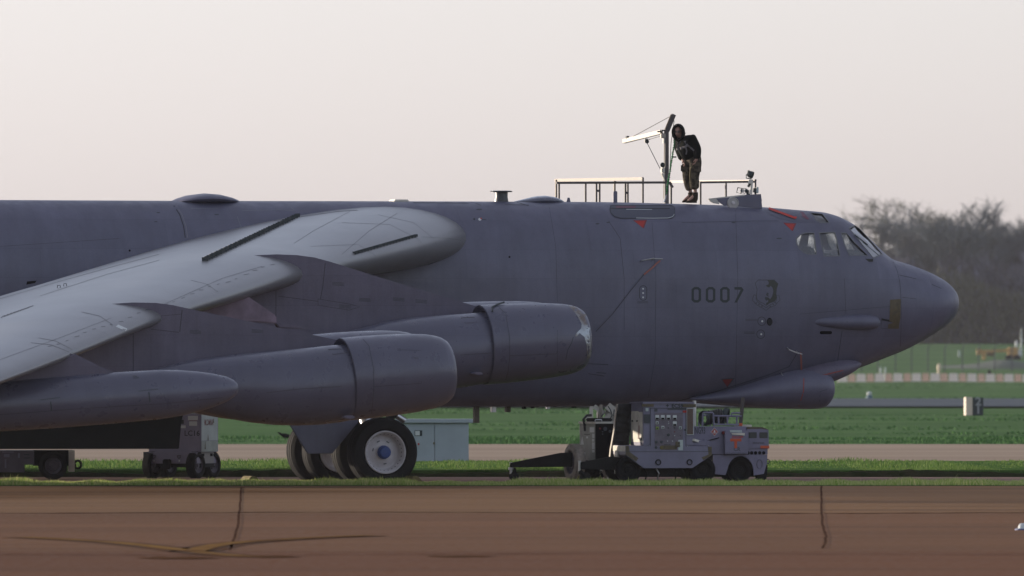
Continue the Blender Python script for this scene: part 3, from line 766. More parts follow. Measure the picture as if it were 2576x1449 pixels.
# ---- radome
rt = [(2302, 672.3), (2320, 679), (2340, 688), (2372, 706), (2395, 727), (2408, 745), (2413, 765)]
rb = [(2302, 865.5), (2317, 857), (2371, 822), (2397, 797), (2408, 780), (2413, 765)]
RT = [(Lx(x), L(x, y, 0).z) for x, y in rt]; RB = [(Lx(x), L(x, y, 0).z) for x, y in rb]
xr0, xr1 = RT[0][0], RT[-1][0]-.06
rings = []
for i in range(41):
    u = math.sin(i/40*math.pi/2) if i else 0; X = xr0+(xr1-xr0)*u
    if i == 40: X = xr1-.0005
    zt, zb = smooth_tab(RT, X), smooth_tab(RB, X); zc = (zt+zb)/2; hh = max(.005, (zt-zb)/2)
    Xn = (X-xr0)/(xr1-xr0); hw = .987*math.sqrt(max(0.00001, 1-Xn**1.5))
    rings.append([(X, hw*math.cos(a_), zc+hh*math.sin(a_)) for a_ in [2*math.pi*k/64 for k in range(64)]])
rad = MB().loft(rings).build('radome', M['paint'], air, True, 60)
BR = BVHTree.FromObject(rad, bpy.context.evaluated_depsgraph_get())

# ---- conforming decals
def fill_px(poly, bvh=BF, off=.004, maxlen=14.0):
    bm = bmesh.new(); vs = [bm.verts.new((p[0], p[1], 0)) for p in poly]
    tri = tessellate_polygon([[Vector((p[0], p[1], 0)) for p in poly]])
    for t in tri:
        try: bm.faces.new([vs[i] for i in t])
        except ValueError: pass
    for _ in range(4):
        es = [e for e in bm.edges if e.calc_length() > maxlen]
        if not es: break
        bmesh.ops.subdivide_edges(bm, edges=es, cuts=1); bmesh.ops.triangulate(bm, faces=bm.faces)
    out = []; ok = True
    bm.verts.index_update()
    for v in bm.verts:
        h = proj(v.co.x, v.co.y, bvh, off)
        if h is None: h = Vector((0,0,-50)); v.tag = True
        out.append(h)
    fs = [tuple(v.index for v in f.verts) for f in bm.faces if not any(v.tag for v in f.verts)]
    bm.free(); return out, fs
def strip_px(pts, wpx, bvh=BF, off=.004, step=10.0, closed=False):
    P = [Vector((p[0], p[1])) for p in pts]
    if closed: P.append(P[0])
    D = []
    for a, b in zip(P, P[1:]):
        k = max(1, int((b-a).length/step))
        for i in range(k): D.append(a.lerp(b, i/k))
    D.append(P[-1]); vs = []; fs = []; prev = None; n = len(D)
    for i, p in enumerate(D):
        d = (D[min(i+1, n-1)]-D[max(i-1, 0)]).normalized(); q = Vector((-d.y, d.x))*wpx/2
        a, b = proj(p.x-q.x, p.y-q.y, bvh, off), proj(p.x+q.x, p.y+q.y, bvh, off)
        if a is None or b is None: prev = None; continue
        o = len(vs); vs += [a, b]
        if prev is not None: fs.append((prev, prev+1, o+1, o))
        prev = o
    return vs, fs
def decal(name, polys, m, bvh=BF, off=.004, parent=None):
    mb = MB()
    for p in polys: mb.add(*fill_px(p, bvh, off))
    return mb.build(name, m, parent or air)
def seam(pts, w_=2.0, m='seam', bvh=BF, off=.003, name='panel_seam', parent=None):
    vs, fs = strip_px(pts, w_, bvh, off)
    if fs: return MB().add(vs, fs).build(name, M[m], parent or air)
def ell(cx, cy, rx, ry, n=20): return [(cx+rx*math.cos(2*math.pi*i/n), cy+ry*math.sin(2*math.pi*i/n)) for i in range(n)]
def z54(x, y): return ((x/5.176+2540)/1.4907, (y/5.176+1020)/1.4907)
def z29(x, y): return ((x/2.8975+2300)/1.4907, (y/2.8975+700)/1.4907)
# serial 0007
for x0 in (275, 552, 830):
    O = [(42,290),(140,290),(185,338),(185,545),(138,593),(45,593),(0,545),(0,338)]; I = [(60,340),(118,340),(138,362),(138,522),(118,543),(64,543),(47,522),(47,362)]
    O = [(55,290)]+[(130,290),(185,335),(185,548),(130,593),(52,593),(0,548),(0,335)]; I = [(64,338),(120,338),(138,358),(138,525),(120,545),(64,545),(46,525),(46,358)]
    mb = MB()
    for i in range(8):
        j = (i+1) % 8
        mb.add(*fill_px([z54(x0+O[i][0], O[i][1]), z54(x0+O[j][0], O[j][1]), z54(x0+I[j][0], I[j][1]), z54(x0+I[i][0], I[i][1])]))
    mb.build('serial_digit', M['mark'], air)
decal('serial_digit', [[z54(1108,292), z54(1245,292), z54(1287,345), z54(1235,345), z54(1108,340)], [z54(1232,340), z54(1287,345), z54(1155,593), z54(1106,593)]], M['mark'])
# unit crest
sh = [(1570,155),(1700,158),(1880,155),(1955,230),(1925,330),(1915,420),(1930,500),(1885,570),(1790,600),(1725,650),(1670,610),(1590,575),(1540,520),(1535,450),(1548,340),(1510,215)]
seam([z54(*p) for p in sh]+[z54(*sh[0])], 1.5, 'mark2', name='crest_outline')
decal('crest_field', [[z54(*p) for p in [(1745,158),(1880,157),(1953,232),(1924,330),(1914,420),(1928,500),(1884,568),(1790,598),(1727,645),(1722,600),(1760,585),(1765,545),(1715,520),(1740,490),(1775,500),(1800,530),(1840,470),(1862,380),(1850,310),(1810,265),(1785,300),(1750,290),(1715,262),(1770,240),(1775,200)]]], mat('olive_stencil_paint', (0.032, 0.036, 0.030), .6))
decal('crest_star', [[z54(*p) for p in [(1740,395),(1775,420),(1760,450),(1790,480),(1750,470),(1720,445)]], [z54(*p) for p in [(1700,480),(1745,490),(1735,520),(1768,540),(1720,560),(1700,520)]]], M['mark2'])
sc1 = [(1490,440),(1530,455),(1530,530),(1560,585),(1640,640),(1722,690),(1800,640),(1900,585),(1925,540),(1925,460),(1970,448),(1995,550),(1955,580),(1900,650),(1790,690),(1722,748),(1640,690),(1540,640),(1480,570),(1450,550),(1470,490)]
seam([z54(*p) for p in sc1]+[z54(*sc1[0])], 1.3, 'mark2', name='crest_scroll')
for k, (x, y) in enumerate(((1530,600),(1580,630),(1640,660),(1800,665),(1860,632),(1910,600))):
    decal('scroll_letter', [[z54(x-10,y-10), z54(x+14,y-6), z54(x+12,y+12), z54(x-8,y+12)]], M['mark2'])
# circled fasteners and vents
for cx, cy in ((1637,955),(1618,1207)):
    c = z54(cx, cy); seam(ell(c[0], c[1], 10, 10.7, 24)+[ell(c[0], c[1], 10, 10.7, 24)[0]], 1.3, 'mark', name='port_ring')
    d = z54(cx+9, cy); decal('port_cap', [ell(d[0], d[1], 2.4, 2.5, 10)], M['label'], off=.008)
c = z54(1790, 965); decal('vent_grille', [ell(c[0], c[1], 7.2, 10, 18)], M['black'])
for dx in (-4.2, -1.4, 1.4, 4.2): seam([(c[0]+dx, c[1]-8), (c[0]+dx, c[1]+8)], .9, 'mark2', off=.010, name='vent_bar')
for dx, dy in ((-3,0),(3,0),(0,-4),(0,4)):
    e = z54(1895, 968); decal('drain_hole', [ell(e[0]+dx*.9, e[1]+dy*.8, .9, .9, 8)], M['mark'])
for y in (918, 945): a = z54(1320, y); b = z54(1550, y); seam([a, b], 1.0, 'mark2', name='stencil_line')
for y in (1165, 1190): a = z54(1290, y); b = z54(1500, y); seam([a, b], 1.3, 'mark2', name='stencil_line')
cap_o = []
for i in range(13): cap_o.append((1618+9*math.cos(math.pi+math.pi*i/12), 727.5+9*math.sin(math.pi+math.pi*i/12)))
for i in range(13): cap_o.append((1618+9*math.cos(math.pi*i/12), 746.5+9*math.sin(math.pi*i/12)))
seam(cap_o+[cap_o[0]], 1.5, 'mark', name='socket_outline')
for y in (726.5, 737.3, 748): decal('socket_cap', [ell(1617.5, y, 2.2, 2.3, 10)], M['label'], off=.008)
for y in (759, 762): seam([(1603, y), (1630, y)], 1.2, 'mark2', name='stencil_line')
seam([(2066, 836.7), (2089, 836.7)], 8, 'black', name='intake_slot')
decal('intake_slot_end', [ell(2066, 836.7, 4, 4, 12), ell(2089, 836.7, 4, 4, 12)], M['black'], off=.0045)
for dx, dy in ((-3,0),(3,0),(0,-3.5),(0,3.5)): decal('drain_hole', [ell(2075+dx, 850+dy, .9, .9, 8)], M['mark'])
# warning triangles
for tri_, m_ in (([(1596.6,556.4),(1622.8,555.7),(1617,573.7)], 'red'), ([(1973.9,562.6),(1998.5,564),(1992,580.8)], 'red'), ([(1817,955),(1843,953),(1829,973)], 'darkred')):
    decal('warning_triangle', [tri_], M[m_], off=.005)
    cx = sum(p[0] for p in tri_)/3; cy = sum(p[1] for p in tri_)/3
    decal('triangle_border', [[(cx+(p[0]-cx)*1.35+1, cy+(p[1]-cy)*1.2-1) for p in tri_]], M['darkred'] if m_ == 'red' else M['mark2'], off=.003)  # wider, duller shape laid under each triangle
# small marks
decal('filler_mark', [ell(1193, 551.5, 2.6, 3, 8)], M['mark']); decal('filler_mark', [ell(1207, 552, 4, 3.4, 10)], M['label']); decal('filler_mark', [ell(1210, 550, 2.4, 2, 8)], M['red'], off=.006)
seam([(1213, 552.5), (1223, 553)], 1.6, 'mark', name='stencil_line')
decal('drain_hole', [ell(1281.5, 646.5, 2.6, 2.8, 10)], M['black'])
decal('drain_hole', [ell(326, 630.5, 2.6, 2.8, 10)], M['black'])
decal('access_recess', [[(68,708),(92,706),(88,712),(66,716)]], M['black'])
for x, y in ((1205,527),(1530,560),(1503,563),(545,540),(398,535),(392,558),(640,568),(1845,560),(1160,590),(1960,600)):
    decal('grime_patch', [ell(x, y, rnd.uniform(4, 9), rnd.uniform(1, 2.2), 10)], M['mark2'], off=.003)
# tape patches on the nose
decal('tape_patch', [[(2239,754),(2265.5,752),(2265,800),(2262,814),(2250,812),(2237,808)]], M['tape'], off=.006)
decal('tape_patch', [[(2234,816),(2262,806),(2261,827),(2233,826.5)]], M['tape'], off=.006)
seam([(2217,803),(2232,806),(2247,809)], 5, 'shade', name='probe_slot'); seam([(2218,803),(2216,826),(2233,827)], 1.2, 'mark2')
# hatches along the crown
hatch = [(1534,527),(1536,518),(1690,518),(1697,524),(1697.5,543),(1690,550),(1560,550),(1545,545),(1536,536)]
decal('hatch_panel', [hatch], mat('dark_hatch_paint', (0.055, 0.06, 0.085), .5), off=.006)
seam(hatch+[hatch[0]], 1.6, 'seam', off=.012, name='hatch_edge')
seam([(1600,549.5),(1640,550),(1680,549.5),(1692,546),(1696,540)], 1.2, 'label', off=.014, name='chipped_edge')
seam([(1575,528),(1640,528.5)], 1.1, 'label', off=.014, name='chipped_edge'); seam([(1536,525),(1685,525.5)], 2.2, 'seam', off=.012)
decal('red_stain', [[(1548,517),(1600,517),(1598,524),(1550,524)]], mat('pinkish_paint', (0.13, 0.05, 0.075), .6), off=.009)
decal('canopy_panel', [[(1920,527),(2030,532),(2048,555),(2054,561),(2000,560),(1960,551),(1935,540)]], mat('darker_canopy_paint', (0.066, 0.066, 0.10), .45), off=.004)
decal('red_stain', [[(2012,533),(2020,534),(2036,552),(2030,553),(2018,545)]], mat('pinkish_paint_patch', (0.14, 0.045, 0.07), .6), off=.009)
# seams of the skin
for pts, w_, m_ in (([(1531,556),(1560,600),(1570,700),(1570,830)], 1.0, 'seam'),
    ([(2118,833),(2108,900),(2102,955)], 1.4, 'seam'), ([(2124,700),(2128,790)], .8, 'seam'),
    ([(430,507),(452,540),(462,570),(466,598)], 2.6, 'seam'), ([(437,507),(458,540),(468,570),(472,598)], 1.2, 'seam2'),
    ([(718,507),(734,523),(742,530)], 1.4, 'seam2'), ([(597,545),(605,568),(612,585)], 1.0, 'seam2'), ([(610,530),(700,528),(738,530)], 1.1, 'seam2'), ([(480,525),(550,524)], 1.0, 'seam2'),
    ([(860,507),(880,521)], 1.2, 'seam2'), ([(1300,509),(1330,518)], 1.6, 'seam'), ([(1186,508),(1210,517)], 1.2, 'seam'), ([(1040,510),(1180,511)], 1.3, 'seam'), ([(1270,515),(1330,516)], 1.3, 'seam'),
    ([(1500,937),(1525,939)], 2.0, 'seam'), ([(1480,915),(1530,917)], 2.0, 'seam'), ([(1480,940),(1520,946)], 2.0, 'seam'), ([(1700,1010),(1800,985),(1930,944),(1985,922),(2007,885)], 1.4, 'seam'),
    ([(2268,695),(2355,712)], .1, 'seam'), ([(0,620),(300,600)], .7, 'seam'), ([(1715,560),(1900,556),(1960,556)], .8, 'seam'), ([(2013,790),(2250,770)], .7, 'seam'),
    ([(1640,560),(1650,700),(1648,900),(1630,1000)], .8, 'seam'), ([(1850,520),(1856,700),(1850,980)], .8, 'seam'), ([(1380,512),(1398,620),(1402,760)], .8, 'seam')):
    seam(pts, w_, m_)
seam([(2247,659),(2257,682),(2263,708),(2266,740),(2267,790),(2266,840),(2264,880)], 1.1, 'seam', name='radome_joint'); seam([(2308,703),(2345,716),(2368,726)], 1.3, 'seam', BR); seam([(2262,692),(2285,697),(2305,702)], 1.3); seam([(2308,752),(2345,757),(2360,757)], 1.0, 'seam', BR); seam([(2270,748),(2305,752)], 1.0)
for sx_ in (2264,):   # radome joint: a thin dark gap ring standing just proud of the skin
    pts = [proj(sx_-2+1.2*math.sin(k*.2), y, BR, .012) for k, y in enumerate(range(668, 885, 6))]
    pts = [p for p in pts if p is not None]
# ---- blister on the nose side
def blob_px(name, stations, yl, m, depth_r=None, n=24, ztilt=0.0, parent=None):
    """streamlined body: stations of (px, top, bottom[, half width m])"""
    rings = []
    for st in stations:
        x_, t_, b_ = st[:3]; a, b = L(x_, t_, yl), L(x_, b_, yl); r = (a.z-b.z)/2; hw = st[3] if len(st) > 3 else r
        rings.append([(a.x, yl+hw*math.cos(2*math.pi*k/n), (a.z+b.z)/2+r*math.sin(2*math.pi*k/n)) for k in range(n)])
    return MB().loft(rings).build(name, m, parent or air, True, 60)
bl = blob_px('nose_blister', [(2043,803,817,.05),(2060,799,820,.09),(2100,796,825,.14),(2135,793,828,.17),(2165,792,828,.18),(2190,793,828,.17),(2204,796,826,.14),(2211,801,822,.09),(2213,808,816,.03)], -1.38, M['paint'])
seam([(2128,793),(2131,800),(2131,820),(2128,827)], 1.4, 'seam', BVHTree.FromObject(bl, bpy.context.evaluated_depsgraph_get()), name='panel_seam')
# ---- chin fairings
blob_px('chin_turret', [(1735,1001,1007,.05),(1800,986,1014,.25),(1866,966,1020,.42),(1930,942,1025,.54),(1980,926,1028,.60),(2030,918,1029,.62),(2060,920,1028,.61),(2073,927,1024,.57),(2081,940,1014,.48),(2086,962,996,.24)], -.72, M['paint'])
cf = blob_px('chin_fairing', [(1940,952,975,.2),(2000,926,985,.38),(2050,911,975,.44),(2100,903,958,.42),(2130,903,945,.35),(2150,906.5,933,.24),(2162,911,922,.11),(2166,914.5,917.5,.03)], -.78, M['fresh'])
BCH = BVHTree.FromObject(cf, bpy.context.evaluated_depsgraph_get())
M['redline'] = mat('red_outline_paint', (0.26, 0.035, 0.02), .6)
seam([(2023,958),(2070,944),(2115,933),(2120,932),(2120,940)], 2.4, 'redline', BCH, name='red_border')
seam([(2107,908),(2105,930),(2098,952)], 1.2, 'seam', BCH)
ct = bpy.data.objects['chin_turret']; BCT = BVHTree.FromObject(ct, bpy.context.evaluated_depsgraph_get())
seam([(2022,952),(2021,985),(2015,1005),(2010,1022)], 2.2, 'redline', BCT, name='red_border', off=.006)
seam([(2062,1010),(2063,985),(2080,980)], 1.3, 'seam', BCT)
# mirror the chin turret for the far side
for src in (ct, cf):
    o = src.copy(); col.objects.link(o); o.scale = (1, -1, 1)
# ---- crown items
blob_px('crown_dome', [(432,505,512,.1),(450,498,514,.35),(475,491,514,.6),(512,486.5,514,.68),(545,489,514,.62),(575,496,514,.45),(592,502,514,.28),(604,507,514,.08)], 0, M['paint'], n=32)
dm = blob_px('star_window_dome', [(1292,507,512,.06),(1320,500,514,.22),(1345,494,515,.34),(1368,492,515,.36),(1392,495,515,.30),(1408,501,515,.2),(1418,507,515,.1)], 0, mat('domed_glazing', (0.09, 0.10, 0.14), .2, coat=.3), n=32)
BD = BVHTree.FromObject(dm, bpy.context.evaluated_depsgraph_get())
for x_ in (1338, 1354, 1369, 1384): seam([(x_-2, 493+abs(x_-1366)*.12), (x_+3, 500), (x_+5, 508)], 1.1, 'seam2', BD, .006, 'dome_rib')
zc = L(1261, 507, 0)
MB().lathe([(-.1,.155),(0,.155),(.10,.14),(.20,.142),(.205,.235),(.225,.24),(.235,.20),(.235,.001)], 28, Matrix.Translation(zc)@Matrix.Rotation(R(-90), 4, 'Y')).build('vent_stack', mat('dark_vent', (0.02, 0.024, 0.03), .35), air, True)
a, b = L(1424, 510, 0), L(1436, 510, 0)
MB().prism([(a.x, a.z-.02), (b.x, a.z-.02), (b.x-.03, a.z+.11), (a.x+.03, a.z+.11)], -.015, .015).build('blade_antenna', M['paint'], air, bevel=.004)
a = L(1547, 511, 0); MB().box(a.x-.045, a.x+.045, -.04, .04, a.z-.03, a.z+.26).build('blade_antenna', M['paint'], air, bevel=.012)
MB().tube([(a.x, 0, a.z+.25), (a.x, 0, a.z+.42), (a.x+.03, 0, a.z+.47)], .012, 6).build('whip_antenna', M['shade'], air)
for x_ in (1000, 1030): pass
a, b = L(985, 506, 0), L(1022, 506, 0)
MB().box(a.x, b.x, -.2, .2, a.z-.03, a.z+.035).build('crown_plate', M['cream'], air, bevel=.02)
# upper escape hatch standing open, with light
hp = [z29(1120,130), z29(1300,112), z29(1600,80), z29(1617,238), z29(1480,225), z29(1340,213), z29(1200,205), z29(1155,175)]
yl = -.42
hpl = [(L(x_, y_, yl).x, L(x_, y_, yl).z) for x_, y_ in hp]
MB().prism(hpl, yl-.02, yl+.02).build('escape_hatch', M['paint'], air, bevel=.008)
hp = [z29(1030,130), z29(1425,85), z29(1425,110), z29(1140,150), z29(1150,190), z29(1085,180), z29(1050,160)]
hpl = [(L(x_, y_, .35).x, L(x_, y_, .35).z) for x_, y_ in hp]
MB().prism(hpl, .33, .37).build('escape_hatch', M['cream'], air)
hp = [z29(1425,88), z29(1600,80), z29(1612,160), z29(1440,165)]
hpl = [(L(x_, y_, .36).x, L(x_, y_, .36).z) for x_, y_ in hp]
MB().prism(hpl, .34, .38).build('escape_hatch', M['paint'], air)
c = L(1843.5, 510.5, yl-.025)
MB().lathe([(0,.135),(.03,.13),(.035,.12),(.02,.115),(.02,.001)], 20, Matrix.Translation(c)@Matrix.Rotation(R(-90), 4, 'Z')).build('hatch_window', mat('cloudy_lens', (.33,.32,.31), .35, spec=.6), air, True)
MB().lathe([(.02,.04),(.05,.035),(.055,.001)], 12, Matrix.Translation(c)@Matrix.Rotation(R(-90), 4, 'Z')).build('window_lamp', M['white'], air, True)
# streamers
def ribbon(name, pts, wpx, m, off=.02, bvh=BF):
    vs, fs = strip_px(pts, wpx, bvh, off, 6); o = MB().add(vs, fs).build(name, M[m], air); return o
M['ribbon'] = mat('red_streamer_cloth', (0.42, 0.03, 0.02), .7)
M['ribbon2'] = mat('faded_red_streamer', (0.26, 0.09, 0.07), .7)
ribbon('red_streamer', [(1917,519),(1945,530),(1970,539),(2000,550),(2003,547)], 5.2, 'ribbon')
ribbon('pink_streamer', [(1660,656),(1650,664),(1640,674),(1630,682),(1619,691)], 4, 'ribbon2', .03)
ribbon('pink_streamer', [(2012,884),(2013,900),(2014,925),(2018,945)], 4.2, 'ribbon2', .05)
ribbon('tie_cord', [(1619,691),(1580,738),(1540,790),(1498,834)], 1.5, 'seam', .02)
for p_, q_, r_ in (((1611,658),(1640,653.5),.012), ((1640,653.5),(1662,655.5),.014), ((1980,875),(2003,883),.014), ((1965,938),(1985,947),.014), ((2003,883),(2012,884),.012)):
    a, b = proj(*p_, off=.10), proj(*q_, off=.14)
    if a and b: MB().tube([proj(*p_, off=0), a, b], r_, 6).build('pitot_probe', M['steel'], air, True)
# antennas under the belly
for x_, w_, h_, m_ in ((1198,13,44,'tape'),(1241,11,17,'steel'),(1277,12,17,'tape'),(1318,8,9,'shade'),(1340,6,7,'shade'),(1378,8,9,'steel'),(1397,6,4,'shade'),(1443,7,6,'shade'),(1352,4,4,'shade')):
    a = L(x_, 1020, -.1); s_ = 1/117.
    MB().box(a.x-w_*s_*.5, a.x+w_*s_*.5, -.16, -.04, a.z-h_*s_, a.z+.05).build('belly_antenna', M[m_], air, bevel=.006)
    MB().box(a.x-w_*s_*.8, a.x+w_*s_*.8, -.22, .02, a.z-.015, a.z+.05).build('antenna_base', M['shade'], air)
# rear fuselage extras out of frame: fin and tailplanes
xt = Lx(-3000)
MB().prism([(xt+.2, 5.2), (xt+7.0, 5.6), (xt+1.8, 12.0), (xt-.6, 12.0)], -.2, .2).build('tail_fin', M['paint'], air, bevel=.05)
for sy in (-1, 1):
    MB().add([(xt+1, 0, 4.6), (xt+5.5, 0, 4.7), (xt+1.6, 7.8*sy, 4.8), (xt+.1, 7.8*sy, 4.8), (xt+1, 0, 4.4), (xt+5.5, 0, 4.4), (xt+1.6, 7.8*sy, 4.7), (xt+.1, 7.8*sy, 4.7)],
        [(0,1,2,3),(7,6,5,4),(0,4,5,1),(1,5,6,2),(2,6,7,3),(3,7,4,0)]).build('tailplane', M['paint'], air)

# ================================================================== WINGS
wst = [  # span, leading edge x, z, chord, thickness, incidence
 (0.0, 2.86, 5.30, 9.75, .150, 6.0), (-1.3, 1.935, 5.17, 9.4, .150, 6.0), (-4.0, -.05, 4.93, 8.85, .140, 6.0), (-7.5, -2.68, 4.60, 8.1, .130, 6.0),
 (-10.4, -4.62, 4.375, 7.5, .122, 5.8), (-14.3, -7.30, 3.93, 6.7, .115, 5.6), (-18.3, -10.10, 3.45, 5.8, .108, 5.4), (-23.0, -13.45, 2.72, 4.8, .10, 5.2), (-26.0, -15.65, 2.25, 4.1, .095, 5.0), (-28.2, -17.3, 1.92, 3.4, .09, 5.0)]
def foil(t, c=.022, n=26):
    up = []; lo = []
    for i in range(n+1):
        x = (1-math.cos(math.pi*i/n))/2
        yt = 5*t*(.2969*math.sqrt(x)-.1260*x-.3516*x*x+.2843*x**3-.1036*x**4)
        p = .38; yc = c/p**2*(2*p*x-x*x) if x < p else c/(1-p)**2*((1-2*p)+2*p*x-x*x)
        up.append((x, yc+yt)); lo.append((x, yc-yt))
    return list(reversed(up))+lo[1:-1]
def interp_st(y):
    for a, b in zip(wst, wst[1:]):
        if b[0] <= y <= a[0]:
            f = (y-a[0])/(b[0]-a[0]); return tuple(a[i]+(b[i]-a[i])*f for i in range(6))
def wing_ring(st):
    yl, xl, zl, c, t, inc = st; o = []
    for x_, z_ in foil(t):
        a, b = x_*c, z_*c; ci, si = math.cos(R(inc)), math.sin(R(inc))
        o.append((xl-a*ci+b*si*0-b*si*0, yl, zl-a*si+b*ci))
    return o
W = [(y, *[smooth_tab([(-s[0], s[i]) for s in wst], -y) for i in range(1, 6)]) for y in [-i*.5 for i in range(57)]]
wing = MB().loft([wing_ring(s) for s in W]).build('wing', M['wing'], air, True, 50)
dg = bpy.context.evaluated_depsgraph_get(); BW = BVHTree.FromObject(wing, dg)
o = wing.copy(); col.objects.link(o); o.scale = (1, -1, 1)
o['label'] = 'left wing'
# vortex generators: two rows of small dark fins
def vg_row(p0, p1, k, hgt, ln):
    me = None
    for i in range(k):
        f = i/(k-1); px_, py_ = p0[0]+(p1[0]-p0[0])*f, p0[1]+(p1[1]-p0[1])*f
        h = proj(px_, py_+3, BW)
        if h is None: continue
        if me is None:
            ob = MB().box(-ln/2, ln/2, -.008, .008, -.03, hgt).build('vortex_generator', M['mark'], air, bevel=0); me = ob.data
        else: ob = link('vortex_generator', me, None, air)
        ob.location = h; ob.rotation_euler = (0, R(-4), R(14 if i % 2 else -14))
vg_row((516, 653), (748, 543), 40, .075, .13)
vg_row((891, 634), (1046, 590), 40, .032, .09)
for x_, y_ in ((148, 724), (164, 720)):
    h = proj(x_, y_, BW); MB().tube([h+Vector((-.03,0,0)), h+Vector((-.03,0,.05)), h+Vector((.03,0,.05)), h+Vector((.03,0,0))], .008, 6).build('tie_down_ring', M['mark'], air)
decal('bare_metal_patch', [[(291,822),(297,817),(320,827),(316,833)]], M['label'], BW)
for pts, w_, m_ in (([(640,770-10),(600,745)], .1, 'wseam'), ([(1000,536),(930,580),(860,640)], 1.2, 'wseam'), ([(880,532),(790,580),(740,612)], 1.0, 'wseam'),
    ([(950,540),(1040,560),(1090,600),(1100,620)], .8, 'wseam'), ([(860,560),(980,565),(1050,600),(1070,622)], .8, 'wseam'), ([(780,620),(900,615),(940,640),(950,652)], .8, 'wseam'),
    ([(690,555),(850,532),(900,529)], 1.8, 'wseam'), ([(0,752),(150,708),(280,672),(400,640)], 1.2, 'wseam'), ([(100,745),(270,690),(400,655)], 1.0, 'wseam'),
    ([(205,785),(250,795),(280,815),(283,822)], 1.4, 'wseam'), ([(77,862),(130,868),(172,885),(175,892)], 1.4, 'wseam'), ([(97,850),(140,858),(178,878),(181,888)], 1.4, 'wseam'),
    ([(400,815-10),(250,795),(100,815)], .1, 'wseam'), ([(480,705),(520,715),(548,735)], 1.0, 'wseam'), ([(380,722),(640,665)], .1, 'wseam'), ([(380,780),(560,700),(660,670)], 1.1, 'wseam'), ([(0,905),(150,850),(280,800)], 1.0, 'wseam'),
    ([(1060,596),(1130,600),(1160,605)], .7, 'wseam')):
    seam(pts, w_*.55, m_, BW, .004)
for k in range(26):      # short dashes of worn fastener rows along the spar
    f = k/25; x_ = 120+f*560; y_ = 872-f*205+3*math.sin(k)
    seam([(x_, y_), (x_+rnd.uniform(5, 14), y_-rnd.uniform(0, 3))], .9, 'wseam', BW, .004, 'fastener_row')
for k in range(9): seam([(2+k*8, 800-k*3), (12+k*9, 793-k*3)], 1.6, 'wseam', BW, .004, 'fastener_row')

# ---- pylons
def plate(name, pts, yl, th, m, bev=.08):
    P = [(L(x_, y_, yl).x, L(x_, y_, yl).z) for x_, y_ in pts]
    return MB().prism(P, yl-th/2, yl+th/2).build(name, m, air, bevel=bev)
py1 = plate('engine_pylon', [(508,655),(560,648),(620,643),(690,640),(740,642),(785,648),(825,659),(1000,714),(1192,771),(1200,800),(1000,830),(800,862),(620,862),(560,800),(540,720)], -10.4, .40, M['fresh'])
py2 = plate('engine_pylon', [(174,778),(215,771),(270,765),(330,761),(385,762),(430,768),(475,778),(660,817),(845,856),(850,900),(700,930),(500,960),(300,965),(200,930),(185,860)], -18.3, .36, M['fresh'])
plate('wing_fairing', [(600,738),(625,748),(692,794),(694,814),(640,810),(540,812),(470,800)], -13.3, .16, mat('lilac_fairing_paint', (0.16, 0.12, 0.16), .6, var=.25, scale=3), .02)
plate('wing_fairing', [(690,812),(740,812),(765,828),(700,826)], -12.6, .15, M['fresh'], .02)
plate('tank_pylon', [(182,888),(290,941),(250,965),(0,985),(-300,1010),(-250,960)], -23.0, .22, M['fresh'], .05)
def surf_bvh(o): return BVHTree.FromObject(o, bpy.context.evaluated_depsgraph_get())
B1, B2 = surf_bvh(py1), surf_bvh(py2)
for pts, b_, w_ in (([(818,662),(812,720),(806,752)], B1, 1.6), ([(694,720),(694,830)], B1, 1.4), ([(700,745),(800,758)], B1, 1.1), ([(800,752),(880,765),(905,772),(878,780),(800,768),(800,752)], B1, 1.0),
    ([(458,780),(452,835)], B2, 1.8), ([(335,838),(335,935)], B2, 1.6), ([(380,828),(450,836)], B2, 1.2), ([(345,800),(456,790)], B2, .9)):
    seam(pts, w_, 'seam', b_, .004)
for cx, cy, b_ in ((851,713,B1),(918,753,B1),(1003,752,B1),(1060,757,B1),(868,770,B1),(492,834,B2),(648,832,B2)):
    for k in range(3): seam([(cx-15, cy-3+k*3.2), (cx+14, cy-1+k*3.2)], 1.2, 'mark2', b_, .004, 'stencil_line')

# ---- engines
M['lip'] = M['metal']
def engine(yl, dz, body, cowl, slope, label=None, bare=False, far=False):
    """body, cowl: lists of (px along axis, centre y, radius px); built round the engine's own axis"""
    def ring(px, cy, rp, n=48, ylx=yl):
        c = L(px, cy, yl); s_ = FP/(c.x*SA+OY+yl*CA+DIST); r = rp/s_
        # plane tilted so that it stands square to the axis
        return [(c.x-r*math.sin(t)*slope, yl+r*math.cos(t), c.z+dz+r*math.sin(t)) for t in [2*math.pi*k/n for k in range(n)]]
    e = MB().loft([ring(*b) for b in body]).build('engine', M['pod'], air, True, 50)
    if label: e['label'] = label
    cw = MB().loft([ring(*b) for b in cowl], cap=False).build('engine_cowl', M['pod'], e, True, 50)
    return e, cw, ring
sl1, sl2 = .065, .09
c1 = lambda x_: 852+(1450-x_)*sl1
c2 = lambda x_: 932+(1110-x_)*sl2
cowl1 = [(1222,c1(1222),84),(1212,c1(1212),95),(1208,c1(1208),99.5),(1216,c1(1216),100.5),(1260,c1(1260),100),(1320,c1(1320),97.5),(1380,c1(1380),94),(1420,c1(1420),89.5),(1440,c1(1440),85),(1454,c1(1454),79.5),(1464,c1(1464),72.5),(1468,c1(1468),66),(1464,c1(1464),60),(1440,c1(1440),57),(1380,c1(1380),62)]
body1 = [(640,905,14),(700,906,30),(790,905,45),(850,904,62),(910,901,75),(980,895,86),(1040,891,91),(1118,886.5,93.5),(1180,880,91),(1225,874,89),(1300,862,70),(1375,857,62)]
